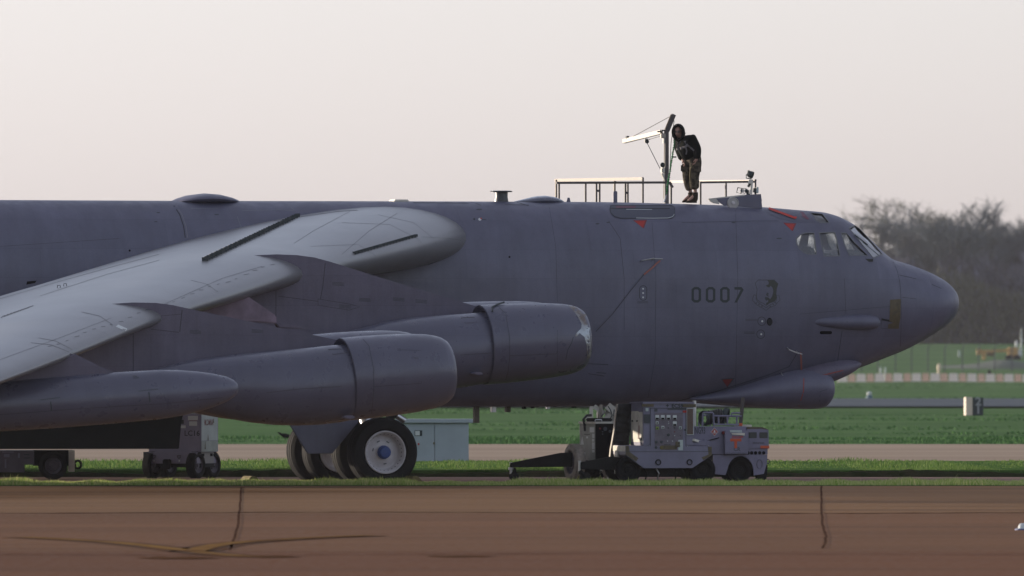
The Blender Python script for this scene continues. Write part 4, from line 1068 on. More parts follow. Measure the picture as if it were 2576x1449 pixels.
cowl2 = [(880,c2(880),88),(866,c2(866),98),(861,c2(861),102.5),(868,c2(868),104),(920,c2(920),104),(980,c2(980),102),(1040,c2(1040),98.5),(1080,c2(1080),93.5),(1100,c2(1100),88.5),(1114,c2(1114),82.5),(1124,c2(1124),75),(1128,c2(1128),68),(1124,c2(1124),62),(1100,c2(1100),58),(1040,c2(1040),64)]
body2 = [(330,962,14),(400,966,40),(440,966,49),(500,971,66),(560,974.5,77),(620,976.5,86),(680,977,92),(740,975,95.5),(800,970.5,97.5),(850,965,97),(885,960,94),(960,945,74),(1035,940,64)]
e1, cw1, rg1 = engine(-11.3, 0, body1, cowl1, sl1, 'inner engine pair, outboard pod with bare metal intake lip')
e2, cw2, rg2 = engine(-19.2, 0, body2, cowl2, sl2)
BC1, BC2, BE1, BE2 = surf_bvh(cw1), surf_bvh(cw2), surf_bvh(e1), surf_bvh(e2)
# bare metal lip of the inner engine, ragged where paint has gone
lip_poly = [(1421,763),(1437,764.5),(1455,770),(1473,781),(1485,797),(1493,820),(1496.5,850),(1496.5,875),(1493,900),(1485,920),(1477,929),(1468,931),(1474,915),(1477,895),(1476,870),(1470,848),(1458,838),(1451,846),(1446,846),(1450,838),(1462,826),(1463,815),(1455,800),(1445,785),(1430,770)]
decal('bare_metal_lip', [lip_poly], M['metal'], BC1, .005, cw1)
def seam_on(pts, w_, b_, par, m='seam'): seam(pts, w_, m, b_, .004, parent=par)
for pts, w_, b_, p_ in (([(1250,768),(1272,790),(1282,850),(1282,900),(1278,935),(1272,955)], 1.5, BC1, cw1), ([(1282,895),(1400,890),(1402,880)], 1.2, BC1, cw1), ([(1442,848),(1438,862),(1428,880),(1423,905)], 2.0, BC1, cw1),
    ([(1402,830),(1402,920)], .9, BC1, cw1), ([(1160,800),(1192,798),(1200,812),(1170,813),(1160,800)], 1.4, BE1, e1), ([(1158,893),(1235,888)], 1.1, BE1, e1), ([(1200,775),(1210,778)], 1, BC1, cw1),
    ([(906,846),(928,870),(940,930),(940,980),(935,1040)], 1.6, BC2, cw2), ([(940,973),(1060,964),(1060,958)], 1.1, BC2, cw2), ([(826,879),(855,878),(872,888),(838,892),(826,879)], 1.5, BE2, e2), ([(670,988),(760,978),(860,972)], 1.2, BE2, e2), ([(1000,880),(1060,882)], .8, BC2, cw2),
    ([(1040,900),(1052,901)], 1.6, BC2, cw2)):
    seam_on(pts, w_, b_, p_)
# tapes tied round the cowl
MB().tube([proj(1238,786,BC1,.03), proj(1238,775,BC1,.02), proj(1250,768.5,BC1,.02), proj(1268,765,BC1,.04)], .018, 6).build('tie_strap', M['mark'], cw1)
for i, (ye, body, cowl, sl, dz) in enumerate(((-9.55, body1, cowl1, sl1, .05), (-17.45, body2, cowl2, sl2, .07))):
    # second engine of each pair: the same shapes moved inboard
    src_e, src_c = ((e1, cw1), (e2, cw2))[i]; y_old = (-11.3, -19.2)[i]
    ne = src_e.copy(); col.objects.link(ne); nc = src_c.copy(); col.objects.link(nc); nc.parent = ne
    ne.location = (0.0, ye-y_old, dz)
    if 'label' in ne: del ne['label']
for i, (src_e, src_c, y_old, cowl, sl) in enumerate(((e1, cw1, -11.3, cowl1, sl1), (e2, cw2, -19.2, cowl2, sl2))):
    for k in range(2):          # far wing: mirrored engines
        ne = src_e.copy(); col.objects.link(ne); nc = src_c.copy(); col.objects.link(nc); nc.parent = ne
        ne.scale = (1, -1, 1); ne.location = (0, -1.75*k, .05*k)
        if 'label' in ne: del ne['label']
for src in (py1, py2):
    o = src.copy(); col.objects.link(o); o.scale = (1, -1, 1)
# fan discs with spinners in the intakes
for yl_, cw_, cx, rr in ((-11.3, cw1, 1380, .52), (-19.2, cw2, 1040, .50)):
    c = L(cx, (c1 if yl_ > -15 else c2)(cx), yl_)
    fan = MB(); Mx = Matrix.Translation(c)@Matrix.Rotation(R(-4), 4, 'Y')
    fan.lathe([(0, rr), (.03, rr), (.03, .16), (.12, .12), (.2, .05), (.22, .001)], 24, Mx)
    fan.build('fan_face', M['shade'], cw_, True)
# scoops at the rear of each pod
for pts, yl_, e_ in (([(1182,940),(1195,936),(1210,936),(1213,942),(1200,944)], -11.96, e1), ([(858,1050),(872,1045),(888,1045),(892,1052),(876,1055)], -19.75, e2)):
    P = [(L(x_, y_, yl_).x, L(x_, y_, yl_).z) for x_, y_ in pts]
    MB().prism(P, yl_-.08, yl_+.08).build('drain_fairing', M['fresh'], e_, bevel=.02)

# ---- drop tank
tk = MB(); st = [(-420,1046,12),(-300,1040,40),(-150,1032,58),(0,1022,63),(150,1011,65),(300,1000,64),(400,992.5,62),(450,988.5,58),(500,984.5,50),(540,981,41),(570,978,31),(588,976.5,21),(596,975.5,12),(599,975,3)]
rs_ = []
for x_, cy, rp in st:
    c = L(x_, cy, -23.0); s_ = FP/(c.x*SA+OY-23*CA+DIST); r = rp/s_
    rs_.append([(c.x-r*math.sin(t)*.07, -23+r*math.cos(t), c.z+r*math.sin(t)) for t in [2*math.pi*k/40 for k in range(40)]])
tank = tk.loft(rs_).build('drop_tank', M['pod'], air, True, 50); BT = surf_bvh(tank)
for pts, w_, m_ in (([(374,986),(376,1000),(377,1011)], 3, 'mark'), ([(127,1010),(129,1024),(129,1034)], 3, 'mark')): seam(pts, w_, m_, BT, .004, 'tank_band', parent=tank)
for a_, b_ in (((348,984),(398,979)), ((102,1006),(151,1000)), ((334,946),(345,947)), ((335,951),(350,951))): seam([a_, b_], 2.2, 'mark2', BT, .004, 'stencil_line', parent=tank)
seam([(-10,1044),(200,1028),(420,1015),(560,1000)], 1.0, 'seam', BT, parent=tank)
o = tank.copy(); col.objects.link(o); o.scale = (1, -1, 1)

# ---- bomb bay doors hanging open
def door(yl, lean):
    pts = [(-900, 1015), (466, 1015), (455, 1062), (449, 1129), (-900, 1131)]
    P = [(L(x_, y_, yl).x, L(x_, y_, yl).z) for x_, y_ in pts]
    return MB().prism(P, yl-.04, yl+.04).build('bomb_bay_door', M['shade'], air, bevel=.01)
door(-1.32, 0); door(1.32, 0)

# ---- landing gear
def wheel_meshes(r=.745, wdt=.55):
    ty = MB(); k = wdt/2
    ty.lathe([(-k*.72,r*.615),(-k*.95,r*.68),(-k,r*.82),(-k*.93,r*.92),(-k*.72,r*.975),(-k*.62,r*.97),(-k*.6,r*.99),(-k*.3,r),(-k*.28,r*.985),(-k*.22,r*.985),(-k*.2,r),(k*.2,r),(k*.22,r*.985),(k*.28,r*.985),(k*.3,r),(k*.6,r*.99),(k*.62,r*.97),(k*.72,r*.975),(k*.93,r*.92),(k,r*.82),(k*.95,r*.68),(k*.72,r*.615)], 56, close=True)
    return ty
def main_wheel(parent, c, hub=True):
    """nose-side axis = local y; outer face towards -y"""
    Mx = Matrix.Translation(c)@Matrix.Rotation(R(-90), 4, 'Z')     # lathe axis x -> -y (outwards)
    w_ = wheel_meshes(); w_.v = [tuple(Mx@Vector(v)) for v in w_.v]
    w_.v = [(x_, c.y+(y_-c.y)*(1+.9*max(0, .12-z_)), max(z_, .002)) for x_, y_, z_ in w_.v]     # flattened under load
    o = w_.build('wheel', M['tyre'], parent, True, 30)
    rim = MB().lathe([(.225,.462),(.250,.455),(.250,.435),(.222,.425),(.205,.405),(.07,.375),(.03,.355),(.03,.30),(.05,.27),(.055,.16),(.11,.14),(.15,.125),(.15,.001)], 56, Mx).build('rim', M['white'], o, True, 30)
    rim2 = MB().lathe([(-.225,.462),(-.25,.455),(-.25,.435),(-.15,.40),(-.15,.001)], 40, Mx).build('rim_back', M['white'], o, True, 30)
    if hub is True:
        MB().lathe([(.11,.145),(.14,.15),(.145,.13),(.24,.128),(.255,.115),(.26,.001)], 14, Mx).build('hub_cap', M['blue'], o, True, 30)
        hm = None
        for k in range(28):
            a_ = 2*math.pi*k/28
            p = c+Vector((math.cos(a_)*.390, -.15, math.sin(a_)*.390)); 
            if hm is None:
                h = MB().lathe([(0,.016),(.006,.001)], 8, Matrix.Rotation(R(-90), 4, 'Z')).build('rim_hole', M['black'], o); hm = h.data
            else: h = link('rim_hole', hm, None, o)
            h.location = p; h.rotation_euler = (R(0), R(0), 0)
            h.rotation_euler = Vector((-math.cos(a_)*.97, -.25, -math.sin(a_)*.97)).to_track_quat('-Y', 'Z').to_euler()
        for k, (da, rr_) in enumerate(((1.1,.24),(2.0,.25),(2.9,.23),(4.9,.25))):
            p = c+Vector((math.cos(da)*rr_, -.062, math.sin(da)*rr_))
            MB().box(-.035,.035,-.003,.0,-.012,.012, Matrix.Translation(p)@Matrix.Rotation(-da+1.57, 4, 'Y')).build('rim_stencil', M['frame'], o)
    return o
gx = L(961, 1138, -1.70).x
for yl_, dx, h_ in ((-1.70, 0, True), (-.63, 0, False), (1.4, 0, 'rim'), (2.5, 0, False)):
    main_wheel(air, Vector((gx+dx, yl_, .632)), h_)
MB().tube([(gx, -1.5, .69), (gx, 1.9, .69)], .09, 12).build('axle', M['steel'], air, True)
for yy in (-1.22, 1.52):
    MB().tube([(gx, yy, .69), (gx-.1, yy*.75, 1.3), (gx-.15, yy*.6, 2.2)], [.13,.15,.15], 14).build('gear_strut', M['steel'], air, True)
    MB().tube([(gx+.5, yy*.8, 1.45), (gx+.75, yy*.8, 1.30)], .07, 12).build('steering_cylinder', M['steel'], air, True)
    MB().beam((gx-.1, yy, .9), (gx+.75, yy*.8, 1.7), .1, .14).build('drag_brace', M['shade'], air)
pts = [(700,1020),(910,1020),(900,1062),(835,1141),(773,1141),(728,1068)]
P = [(L(x_, y_, -1.25).x, L(x_, y_, -1.25).z) for x_, y_ in pts]
MB().prism(P, -1.28, -1.22).build('gear_door', M['paint'], air, bevel=.01)
# aft bogies, off the left edge of the picture
for yl_ in (-1.3, -.5, .5, 1.3): main_wheel(air, Vector((gx-15.3, yl_, .70)), False)
# chocks
for x_, y_ in ((1036, 1211), (628, 1212)):
    p = pix(x_, y_, -.4); p.z = 0
    o = MB().prism([(-.13,0),(.13,0),(.11,.06),(.03,.13),(-.05,.13),(-.11,.06)], -.3, .3, Matrix.Identity(4)).build('wheel_chock', M['chock'], bevel=.012)
    o.location = p; o.rotation_euler = (0,0,A)
    tag(o, 'yellow chock in the grass in front of the right main wheel' if x_ > 900 else 'yellow chock in the grass left of the landing gear', 'chock')
# ================================================================== ACCESS STAND beyond the fuselage
stand = thing('access_stand', 'tall work stand with bronze toned guard rails rising behind the fuselage crown', 'work stand', (OX, OY, 0), A)
N1, N2 = 1.9, 3.2       # near and far rail lines, left of the centreline
def rail_beam(pa, pb, yl, wd, ht, m, name='guard_rail'):
    ya, yb = yl if isinstance(yl, tuple) else (yl, yl)
    return MB().beam(L(*pa, ya), L(*pb, yb), wd, ht).build(name, m, stand)
M['railtop'] = mat('tan_guard_rail', (0.19, 0.15, 0.105), .5, var=.12, scale=3)
rail_beam((1397, 453.5), (1617, 449.5), (N2+2.8, N2-.2), .05, .065, M['railtop'])
rail_beam((1400, 460), (1673, 459), N1, .04, .05, M['raildark'])
rail_beam((1688, 457), (1757, 457), (N2+.8, N2-.3), .05, .05, M['railtop'])
rail_beam((1757, 455), (1901, 454), (N2+1.8, N2-.4), .05, .03, M['railtop']); rail_beam((1760, 459), (1901, 457), N1, .04, .045, M['raildark'])
zd = 5.25
for x_, y_, yl, m_ in ((1399,452,N2,'railtop'),(1406,460,N1,'raildark'),(1473,460,N1,'raildark'),(1500,460,N1,'raildark'),(1508,458,N2,'raildark'),(1546,455,N2,'railtop'),(1573,460,N1,'raildark'),(1579,460,N2,'raildark'),
                       (1617,447,N1,'raildark'),(1688,460,N2,'raildark'),(1762,459,N1,'raildark'),(1826,459,N1,'raildark'),(1900,451,N1,'raildark')):
    p = L(x_, y_, yl); MB().beam((p.x, p.y, zd), p, .038, .038).build('rail_post', M[m_], stand)
for x_, y_ in ((1504,480),(1576,485)):
    a = L(x_-4, y_, N1); b = L(x_+4, y_, N1); MB().beam(a, b, .03, .05).build('gate_latch', M['raildark'], stand)
xa, xb = L(1390, 0, N1).x, L(1910, 0, N1).x
MB().box(xa, xb, N1-.1, N2+.1, zd-.1, zd).build('deck', M['rail'], stand)
for yl in (N1, N2):
    xl, xm, xr = (L(p_, 0, yl).x for p_ in (1508, 1625, 1736))
    for x_ in (xl, xm, xr): MB().box(x_-.05, x_+.05, yl-.05, yl+.05, .12, zd-.1).build('leg', M['cream'], stand)
    MB().box(xl, xr, yl-.05, yl+.05, .20, .30).build('base_frame', M['cream'], stand)
    MB().beam((xl, yl, 1.9), (xr, yl, 4.9), .05, .07).build('brace', M['cream'], stand)
    for x_ in (xl, xr):
        MB().lathe([(-.05,0),(-.05,.12),(.05,.12),(.05,0)], 16, Matrix.Translation((x_, yl, .12))@Matrix.Rotation(R(90), 4, 'Z')).build('castor', M['tyre'], stand, True, 30)
# davit crane on the stand
davit = thing('davit_crane', 'slim hoist mast with a tan jib reaching left beside the man on the fuselage', 'crane', (OX, OY, 0), A)
NM = 1.9
def Ld(x_, y_, yl=NM): return L(x_, y_, yl)
b0 = Ld(1676.5, 480); b0.z = zd
MB().beam(b0, Ld(1676.5, 322), .085, .075).build('mast', M['raildark'], davit)
MB().beam(Ld(1674, 500)+Vector((-.045,0,0)), Ld(1673.5, 330)+Vector((-.02,0,0)), .01, .012).build('mast_lit_edge', M['railtop'], davit)  # thin tan strip paints the rim light on the mast's left edge
MB().beam(Ld(1678, 330), Ld(1695, 288), .075, .085).build('head_arm', M['raildark'], davit)
MB().beam(Ld(1675, 328), Ld(1691, 289), .02, .075).build('head_arm_side', M['railtop'], davit)
MB().beam(Ld(1569, 355, NM+1.6), Ld(1664, 331.5, NM+.05), .07, .085).build('jib', M['railtop'], davit)
MB().beam(Ld(1570, 359.5, NM+1.6), Ld(1664, 336, NM+.05), .075, .018).build('jib_lower_flange', M['raildark'], davit)
MB().box(Ld(1662,0).x, Ld(1674,0).x, NM-.04, NM+.04, Ld(0,337).z, Ld(0,325).z).build('jib_bracket', M['rail'], davit, bevel=.008)
MB().box(Ld(1668,0).x, Ld(1672,0).x, NM-.03, NM+.03, Ld(0,350).z, Ld(0,337).z).build('hinge', M['cream'], davit)
for x_, y_ in ((1658, 331), (1668, 328), (1667, 337)):
    MB().beam(Ld(x_-4.5, y_), Ld(x_+4.5, y_), .03, .03).build('bolt', M['mark'], davit)
pe_ = Ld(1578, 346, NM+1.45); MB().box(pe_.x-.03, pe_.x+.03, pe_.y-.04, pe_.y+.04, pe_.z-.035, pe_.z+.035).build('end_stop', M['mark'], davit)
pe_ = Ld(1626, 354, NM+.62); MB().box(pe_.x-.04, pe_.x+.04, pe_.y-.02, pe_.y+.02, pe_.z-.05, pe_.z+.05).build('pulley_bracket', M['cream'], davit, bevel=.01)
MB().lathe([(-.02,0),(-.02,.045),(.02,.045),(.02,0)], 18, Matrix.Translation(Ld(1628, 356, NM+.56))@Matrix.Rotation(R(90), 4, 'Z')).build('pulley', M['mark'], davit, True, 30)
for pts in ([(1691, 290, NM), (1586, 347, NM+1.3)], [(1628, 360, NM+.6), (1671, 445, NM)], [(1696, 303, NM), (1688, 360, NM), (1685, 430, NM), (1679, 500, NM)], [(1668, 340, NM), (1632, 351, NM+.6)]):
    MB().tube([Ld(*p) for p in pts], .008, 5).build('cable', M['mark'], davit)
MB().box(Ld(1663,0).x, Ld(1671,0).x, NM-.06, NM+.06, Ld(0,427).z, Ld(0,412).z).build('winch', M['cream'], davit, bevel=.02)
MB().lathe([(-.03,0),(-.03,.055),(.03,.055),(.03,0)], 18, Matrix.Translation(Ld(1667, 415, NM-.08))@Matrix.Rotation(R(90), 4, 'Z')).build('winch_drum', M['mark'], davit, True, 30)
MB().prism([(Ld(1663,0).x, Ld(0,428).z), (Ld(1671,0).x, Ld(0,428).z), (Ld(1671,0).x, Ld(0,446).z)], NM-.03, NM+.03).build('gusset', M['cream'], davit)
MB().beam(Ld(1684, 458), Ld(1692, 472), .05, .05).build('crank_handle', M['raildark'], davit)
MB().beam(Ld(1691, 395), Ld(1701, 395), .03, .03).build('grip', M['mark'], davit)
# inspection lamps on the right end of the rails
def Lr(x_, y_, yl=N1-.05): return L(x_, y_, yl)
t = thing('flood_lamp', 'round black lamp tilted on top of the right end of the guard rail', 'lamp', (OX, OY, 0), A)
c = Lr(1888, 439); d = Vector((.6, -.45, -.25)).normalized(); q_ = d.to_track_quat('X', 'Z').to_matrix().to_4x4()
MB().lathe([(-.07,.001),(-.07,.05),(-.02,.075),(.05,.08),(.06,.075),(.04,.07),(.04,.001)], 18, Matrix.Translation(c)@q_).build('lamp_housing', M['mark'], t, True, 40)
MB().tube([c+Vector((-.03,0,.02)), Lr(1877, 440), Lr(1877, 448), Lr(1889, 450), Lr(1890, 455)], .012, 6).build('bracket', M['mark'], t)
MB().box(c.x-.07, c.x-.03, c.y-.03, c.y+.02, c.z+.05, c.z+.09).build('handle', M['mark'], t)
t = thing('work_lamp', 'square framed work lamp with a black clamp just left of the rail end', 'lamp', (OX, OY, 0), A)
a = Lr(1856, 472); b = Lr(1871, 485)
def Q4(m_, pts, r_, nm, th): 
    P = [Lr(*p) for p in pts]; MB().tube(P+[P[0]], r_, 6, cap=False).build(nm, m_, th)
Q4(M['mark'], [(1856,472),(1867,474),(1864,487),(1853,484)], .010, 'lamp_frame', t)
Q4(M['mark'], [(1866,474),(1876,474),(1874,487),(1863,487)], .009, 'lamp_frame', t)
P = [Lr(1864,476), Lr(1873,476), Lr(1871,485), Lr(1862,485)]
MB().add([*P, *[p+Vector((0,.03,0)) for p in P]], [(0,1,2,3),(7,6,5,4),(0,4,5,1),(1,5,6,2),(2,6,7,3),(3,7,4,0)]).build('reflector', M['cream'], t)
MB().tube([Lr(1875,478), Lr(1880,481), Lr(1881,492)], [.04,.045,.025], 8).build('clamp', M['mark'], t)
MB().beam(Lr(1882,470), Lr(1889,457), .035, .05).build('arm', M['mark'], t)
t = thing('control_box', 'pale control box with a tall reflector plate fixed to the last rail post', 'box', (OX, OY, 0), A)
MB().box(Lr(1902,0).x, Lr(1907.5,0).x, N1-.08, N1, Lr(0,477).z, Lr(0,461).z).build('box_body', M['equip2'], t, bevel=.008)
MB().box(Lr(1895,0).x, Lr(1902,0).x, N1-.06, N1-.02, Lr(0,475).z, Lr(0,464).z).build('box_side', M['mark'], t)
P = [Lr(1882,452), Lr(1893,452), Lr(1892,462), Lr(1890,489), Lr(1883,488), Lr(1888,462), Lr(1879,462)]
MB().prism([(p.x, p.z) for p in P], N1-.10, N1-.08).build('reflector_plate', M['cream'], t)
for p_ in (Lr(1885,488),): MB().beam(p_, p_+Vector((0,0,-.5)), .03, .03).build('stem', M['shade'], t)

# ================================================================== THE MAN ON THE CROWN
def skin_chain(name, verts, edges, radii, m, parent=None, root=0, sub=2):
    """grow one smooth surface round a skeleton of joints"""
    me = bpy.data.meshes.new(name); me.from_pydata([tuple(v) for v in verts], edges, [])
    o = bpy.data.objects.new(name, me); col.objects.link(o)
    sk = o.modifiers.new('skin', 'SKIN'); sk.use_smooth_shade = True
    if not me.skin_vertices: bm = bmesh.new(); bm.from_mesh(me); bm.verts.layers.skin.verify(); bm.to_mesh(me); bm.free()
    for i, r in enumerate(radii):
        me.skin_vertices[0].data[i].radius = r if isinstance(r, tuple) else (r, r)
        me.skin_vertices[0].data[i].use_root = (i == root)
    sb = o.modifiers.new('sub', 'SUBSURF'); sb.levels = sub; sb.render_levels = sub
    bpy.context.view_layer.update()
    dg = bpy.context.evaluated_depsgraph_get(); me2 = bpy.data.meshes.new_from_object(o.evaluated_get(dg))
    bpy.data.objects.remove(o); me2.name = name
    return link(name, me2, m, parent, True, 180)
YP = 4.0      # depth of the man, world y
YP = (MW @ L(1735, 510, 0)).y
def zp(x_, y_, dy=0.0):
    """point of the man from the enlarged crop; dy metres beyond the crown line"""
    return pix((x_/3.623+2280)/1.4907, (y_/3.623+400)/1.4907, YP+dy)
M['skinm'] = mat('skin', (0.30, 0.17, 0.13), .5, var=.1)
M['hoodie'] = mat('black_hoodie_cloth', (0.006, 0.007, 0.0065), .9, spec=.08, var=.4, scale=12, bump=.5, bscale=16)
M['camo'] = mat('camouflage_cloth', (0.085, 0.070, 0.050), .85, spec=.1, color2=(0.032, 0.027, 0.020), scale=11, bump=.6, bscale=12, detail=2, contrast=(.46,.54))
M['boot'] = mat('brown_suede_boot', (0.030, 0.022, 0.017), .85, spec=.1, var=.3, scale=15, bump=.4)
M['harness'] = mat('grey_webbing', (0.13, 0.12, 0.125), .7, var=.2, scale=20)
M['lens'] = mat('dark_glasses', (0.01, 0.01, 0.012), .3)
hip = zp(1165, 705); S = []
J = {'pelvis': hip, 'waist': zp(1110, 625), 'chest': zp(1060, 510, -.02), 'neck': zp(1000, 420, -.06), 'skull': zp(955, 345, -.10), 'crown': zp(952, 268, -.10),
     'shN': zp(1140, 430, -.19), 'elN': zp(1215, 575, -.24), 'wrN': zp(1208, 700, -.22), 'haN': zp(1190, 745, -.23),
     'shF': zp(950, 455, .16), 'elF': zp(975, 600, .14), 'wrF': zp(1010, 715, .02), 'haF': zp(1030, 760, -.02),
     'hpN': zp(1200, 735, -.09), 'knN': zp(1165, 940, -.11), 'anN': zp(1190, 1195, -.09), 'toN': zp(1085, 1283, -.15),
     'hpF': zp(1105, 735, .09), 'knF': zp(1065, 945, .10), 'anF': zp(1130, 1190, .11), 'toF': zp(1025, 1285, .07)}
names = list(J); idx = {n_: i for i, n_ in enumerate(names)}
E_ = [('pelvis','waist'),('waist','chest'),('chest','neck'),('neck','skull'),('skull','crown'),('chest','shN'),('shN','elN'),('elN','wrN'),('wrN','haN'),('chest','shF'),('shF','elF'),('elF','wrF'),('wrF','haF'),
      ('pelvis','hpN'),('hpN','knN'),('knN','anN'),('anN','toN'),('pelvis','hpF'),('hpF','knF'),('knF','anF'),('anF','toF')]
rad_ = {'pelvis':.12,'waist':.12,'chest':.14,'neck':.055,'skull':(.078,.088),'crown':(.06,.065),'shN':.06,'elN':.045,'wrN':.028,'haN':(.022,.042),'shF':.06,'elF':.045,'wrF':.028,'haF':(.022,.042),'hpN':.09,'knN':.06,'anN':.04,'toN':.03,'hpF':.09,'knF':.06,'anF':.04,'toF':.03}
man = skin_chain('person', [J[n_] for n_ in names], [(idx[a], idx[b]) for a, b in E_], [rad_[n_] for n_ in names], M['skinm'])
tag(man, 'person in black hoodie and camouflage trousers bending forward on top of the aircraft', 'person')
# fingers of both hands, curled
for hn, wn, sx_ in (('haN', 'wrN', 1), ('haF', 'wrF', 1)):
    h = J[hn]; dwn = (h-J[wn]).normalized(); side = dwn.cross(Vector((0, 1, 0))).normalized(); fm = MB()
    for k in range(4):
        ln = (.085, .095, .09, .07)[k]; o0 = h+Vector((0, 1, 0))*(-.033+.022*k)+dwn*.0
        fm.tube([o0, o0+dwn*ln*.5, o0+dwn*ln*.8-side*.018, o0+dwn*ln*.9-side*.04], [.011,.010,.009,.006], 7)
    o0 = J[wn].lerp(h, .5)+Vector((0, -.03, 0)); fm.tube([o0, o0+Vector((0,-.02,0))+dwn*.03-side*.03, o0+Vector((0,-.015,0))+dwn*.065-side*.045], [.012,.011,.007], 7)
    fm.build('finger', M['skinm'], man, True)['kind'] = 'stuff'
# clothes
hn_ = ['pelvis','waist','chest','shN','elN','wrN','shF','elF','wrF']
jac = {'hem': zp(1140, 725), 'belly': zp(1085, 610, -.02), 'chest': zp(1060, 500, -.02), 'collar': zp(1010, 425, -.05), 'shN': zp(1145, 435, -.19), 'elN': zp(1218, 580, -.24), 'cuN': zp(1206, 715, -.22), 'shF': zp(945, 470, .15), 'elF': zp(970, 600, .14), 'cuF': zp(1015, 728, .03)}
nj = list(jac); ij = {n_: i for i, n_ in enumerate(nj)}
skin_chain('hoodie', [jac[n_] for n_ in nj], [(ij[a], ij[b]) for a, b in (('hem','belly'),('belly','chest'),('chest','collar'),('chest','shN'),('shN','elN'),('elN','cuN'),('chest','shF'),('shF','elF'),('elF','cuF'))],
    [{'hem':.19,'belly':.215,'chest':.235,'collar':.11,'shN':.115,'elN':.095,'cuN':.085,'shF':.115,'elF':.095,'cuF':.08}[n_] for n_ in nj], M['hoodie'], man, root=0)
tro = {'top': zp(1165, 680), 'seat': zp(1185, 725, 0), 'hpN': zp(1195, 760, -.10), 'thN': zp(1185, 850, -.11), 'knN': zp(1168, 945, -.11), 'shN': zp(1172, 1050, -.10), 'hmN': zp(1180, 1135, -.09),
       'hpF': zp(1100, 750, .09), 'thF': zp(1080, 850, .10), 'knF': zp(1068, 950, .10), 'shF': zp(1092, 1060, .11), 'hmF': zp(1118, 1150, .11)}
ntr = list(tro); it = {n_: i for i, n_ in enumerate(ntr)}
skin_chain('trousers', [tro[n_] for n_ in ntr], [(it[a], it[b]) for a, b in (('top','seat'),('seat','hpN'),('hpN','thN'),('thN','knN'),('knN','shN'),('shN','hmN'),('seat','hpF'),('hpF','thF'),('thF','knF'),('knF','shF'),('shF','hmF'))],
    [{'top':.17,'seat':.195,'hpN':.145,'thN':.135,'knN':.115,'shN':.115,'hmN':.115,'hpF':.14,'thF':.125,'knF':.105,'shF':.10,'hmF':.10}[n_] for n_ in ntr], M['camo'], man)
for nm, x0, dy in (('N', 0, -.09), ('F', -55, .11)):
    zb = 1308 if nm == 'N' else 1303
    b_ = MB(); ak = zp(1182+x0, 1165, dy); an = zp(1186+x0, 1240, dy)
    b_.tube([ak, an, zp(1180+x0, 1272, dy)], [.068,.062,.060], 14)
    hl, tl = zp(1208+x0, 1275, dy), zp(1062+x0, 1287, dy-.05)
    dd = (tl-hl)
    rings = []
    for f, w_, h_ in ((0,.035,.075),(.12,.046,.10),(.35,.046,.10),(.6,.048,.078),(.82,.048,.06),(.95,.036,.045),(1.0,.015,.03)):
        c = hl+dd*f; c.z = zp(0, zb, dy).z
        rings.append([(c.x, c.y+w_*math.cos(t_), c.z+h_*(.5+.5*math.sin(t_)) if math.sin(t_) > -.5 else c.z) for t_ in [2*math.pi*k/14 for k in range(14)]])
    b_.loft(rings); b_.build('boot', M['boot'], man, True, 60)
# hood: open shell round the head, face to the left front
fc = J['skull']; fdir = Vector((-.30, -.94, -.10)).normalized(); sdv = fdir.cross(Vector((0,0,1))).normalized(); upv = sdv.cross(fdir)
hv = MB(); rows = []
for i in range(12):
    th = math.radians(55+i*(180-55)/11)       # angle from the face direction
    row = []
    for k in range(28):
        ph = 2*math.pi*k/28; rr = Vector((0,0,0))+fdir*math.cos(th)*.150+sdv*math.sin(th)*math.cos(ph)*.135+upv*math.sin(th)*math.sin(ph)*(.172 if math.sin(ph) > 0 else .20)
        row.append(fc+rr+Vector((0,0,.002)))
    rows.append(row)
hv.loft(rows, cap=False); hood = hv.build('hood', M['hoodie'], man, True, 180)
sm_ = hood.modifiers.new('thick', 'SOLIDIFY'); sm_.thickness = .022; sm_.offset = 0
c0 = zp(1005, 455, -.03); MB().lathe([(-.05,.085),(0,.115),(.03,.10),(.04,.07)], 20, Matrix.Translation(c0)@Matrix.Rotation(R(-60), 4, 'Y')).build('hood_collar', M['hoodie'], man, True)
# head shape under the hood with face
hd = MB(); rows = []
for i in range(13):
    v_ = -1+2*i/12; r_ = math.sqrt(max(.0008, 1-v_*v_)); row = []
    for k in range(20):
        ph = 2*math.pi*k/20; fr = .092 if math.cos(ph) > 0 else .088
        jaw = 1-.28*max(0, -v_)
        row.append(fc+upv*(v_*.125)+fdir*math.cos(ph)*r_*fr*jaw+sdv*math.sin(ph)*r_*.076*jaw)
    rows.append(row)
hd.loft(rows); hd.build('face', M['skinm'], man, True, 180)
def fp(s_, u_, f_=.088): return fc+sdv*s_+upv*u_+fdir*f_
MB().tube([fp(0,.02,.085), fp(0,-.008,.098), fp(0,-.026,.108), fp(0,-.034,.094)], [.008,.011,.016,.010], 8).build('nose', M['skinm'], man, True)
MB().tube([fp(-.026,-.068,.078), fp(0,-.064,.090), fp(.026,-.068,.078)], [.004,.008,.004], 8).build('mouth', mat('lips', (.19,.07,.06), .5), man, True)
for s_ in (-1, 1):
    MB().tube([fp(s_*.058,.030,.070), fp(s_*.030,.036,.088), fp(s_*.012,.032,.090)], [.004,.006,.004], 6).build('eyebrow', M['lens'], man)
    P = [fp(s_*.034+.024*math.cos(t_), .010+.017*math.sin(t_), .100) for t_ in [2*math.pi*k/14 for k in range(15)]]
    MB().tube(P, .0042, 6, cap=False).build('glasses_rim', M['lens'], man)
    MB().tube([fp(s_*.034-.018,.010,.088), fp(s_*.034+.018,.010,.088)], [.010,.008], 8).build('eye', M['lens'], man)
    MB().tube([fp(s_*.058,.012,.098), fp(s_*.078,.012,.02)], .004, 5).build('glasses_arm', M['lens'], man)
MB().tube([fp(-.01,.012,.103), fp(.01,.012,.103)], .004, 5).build('glasses_bridge', M['lens'], man)
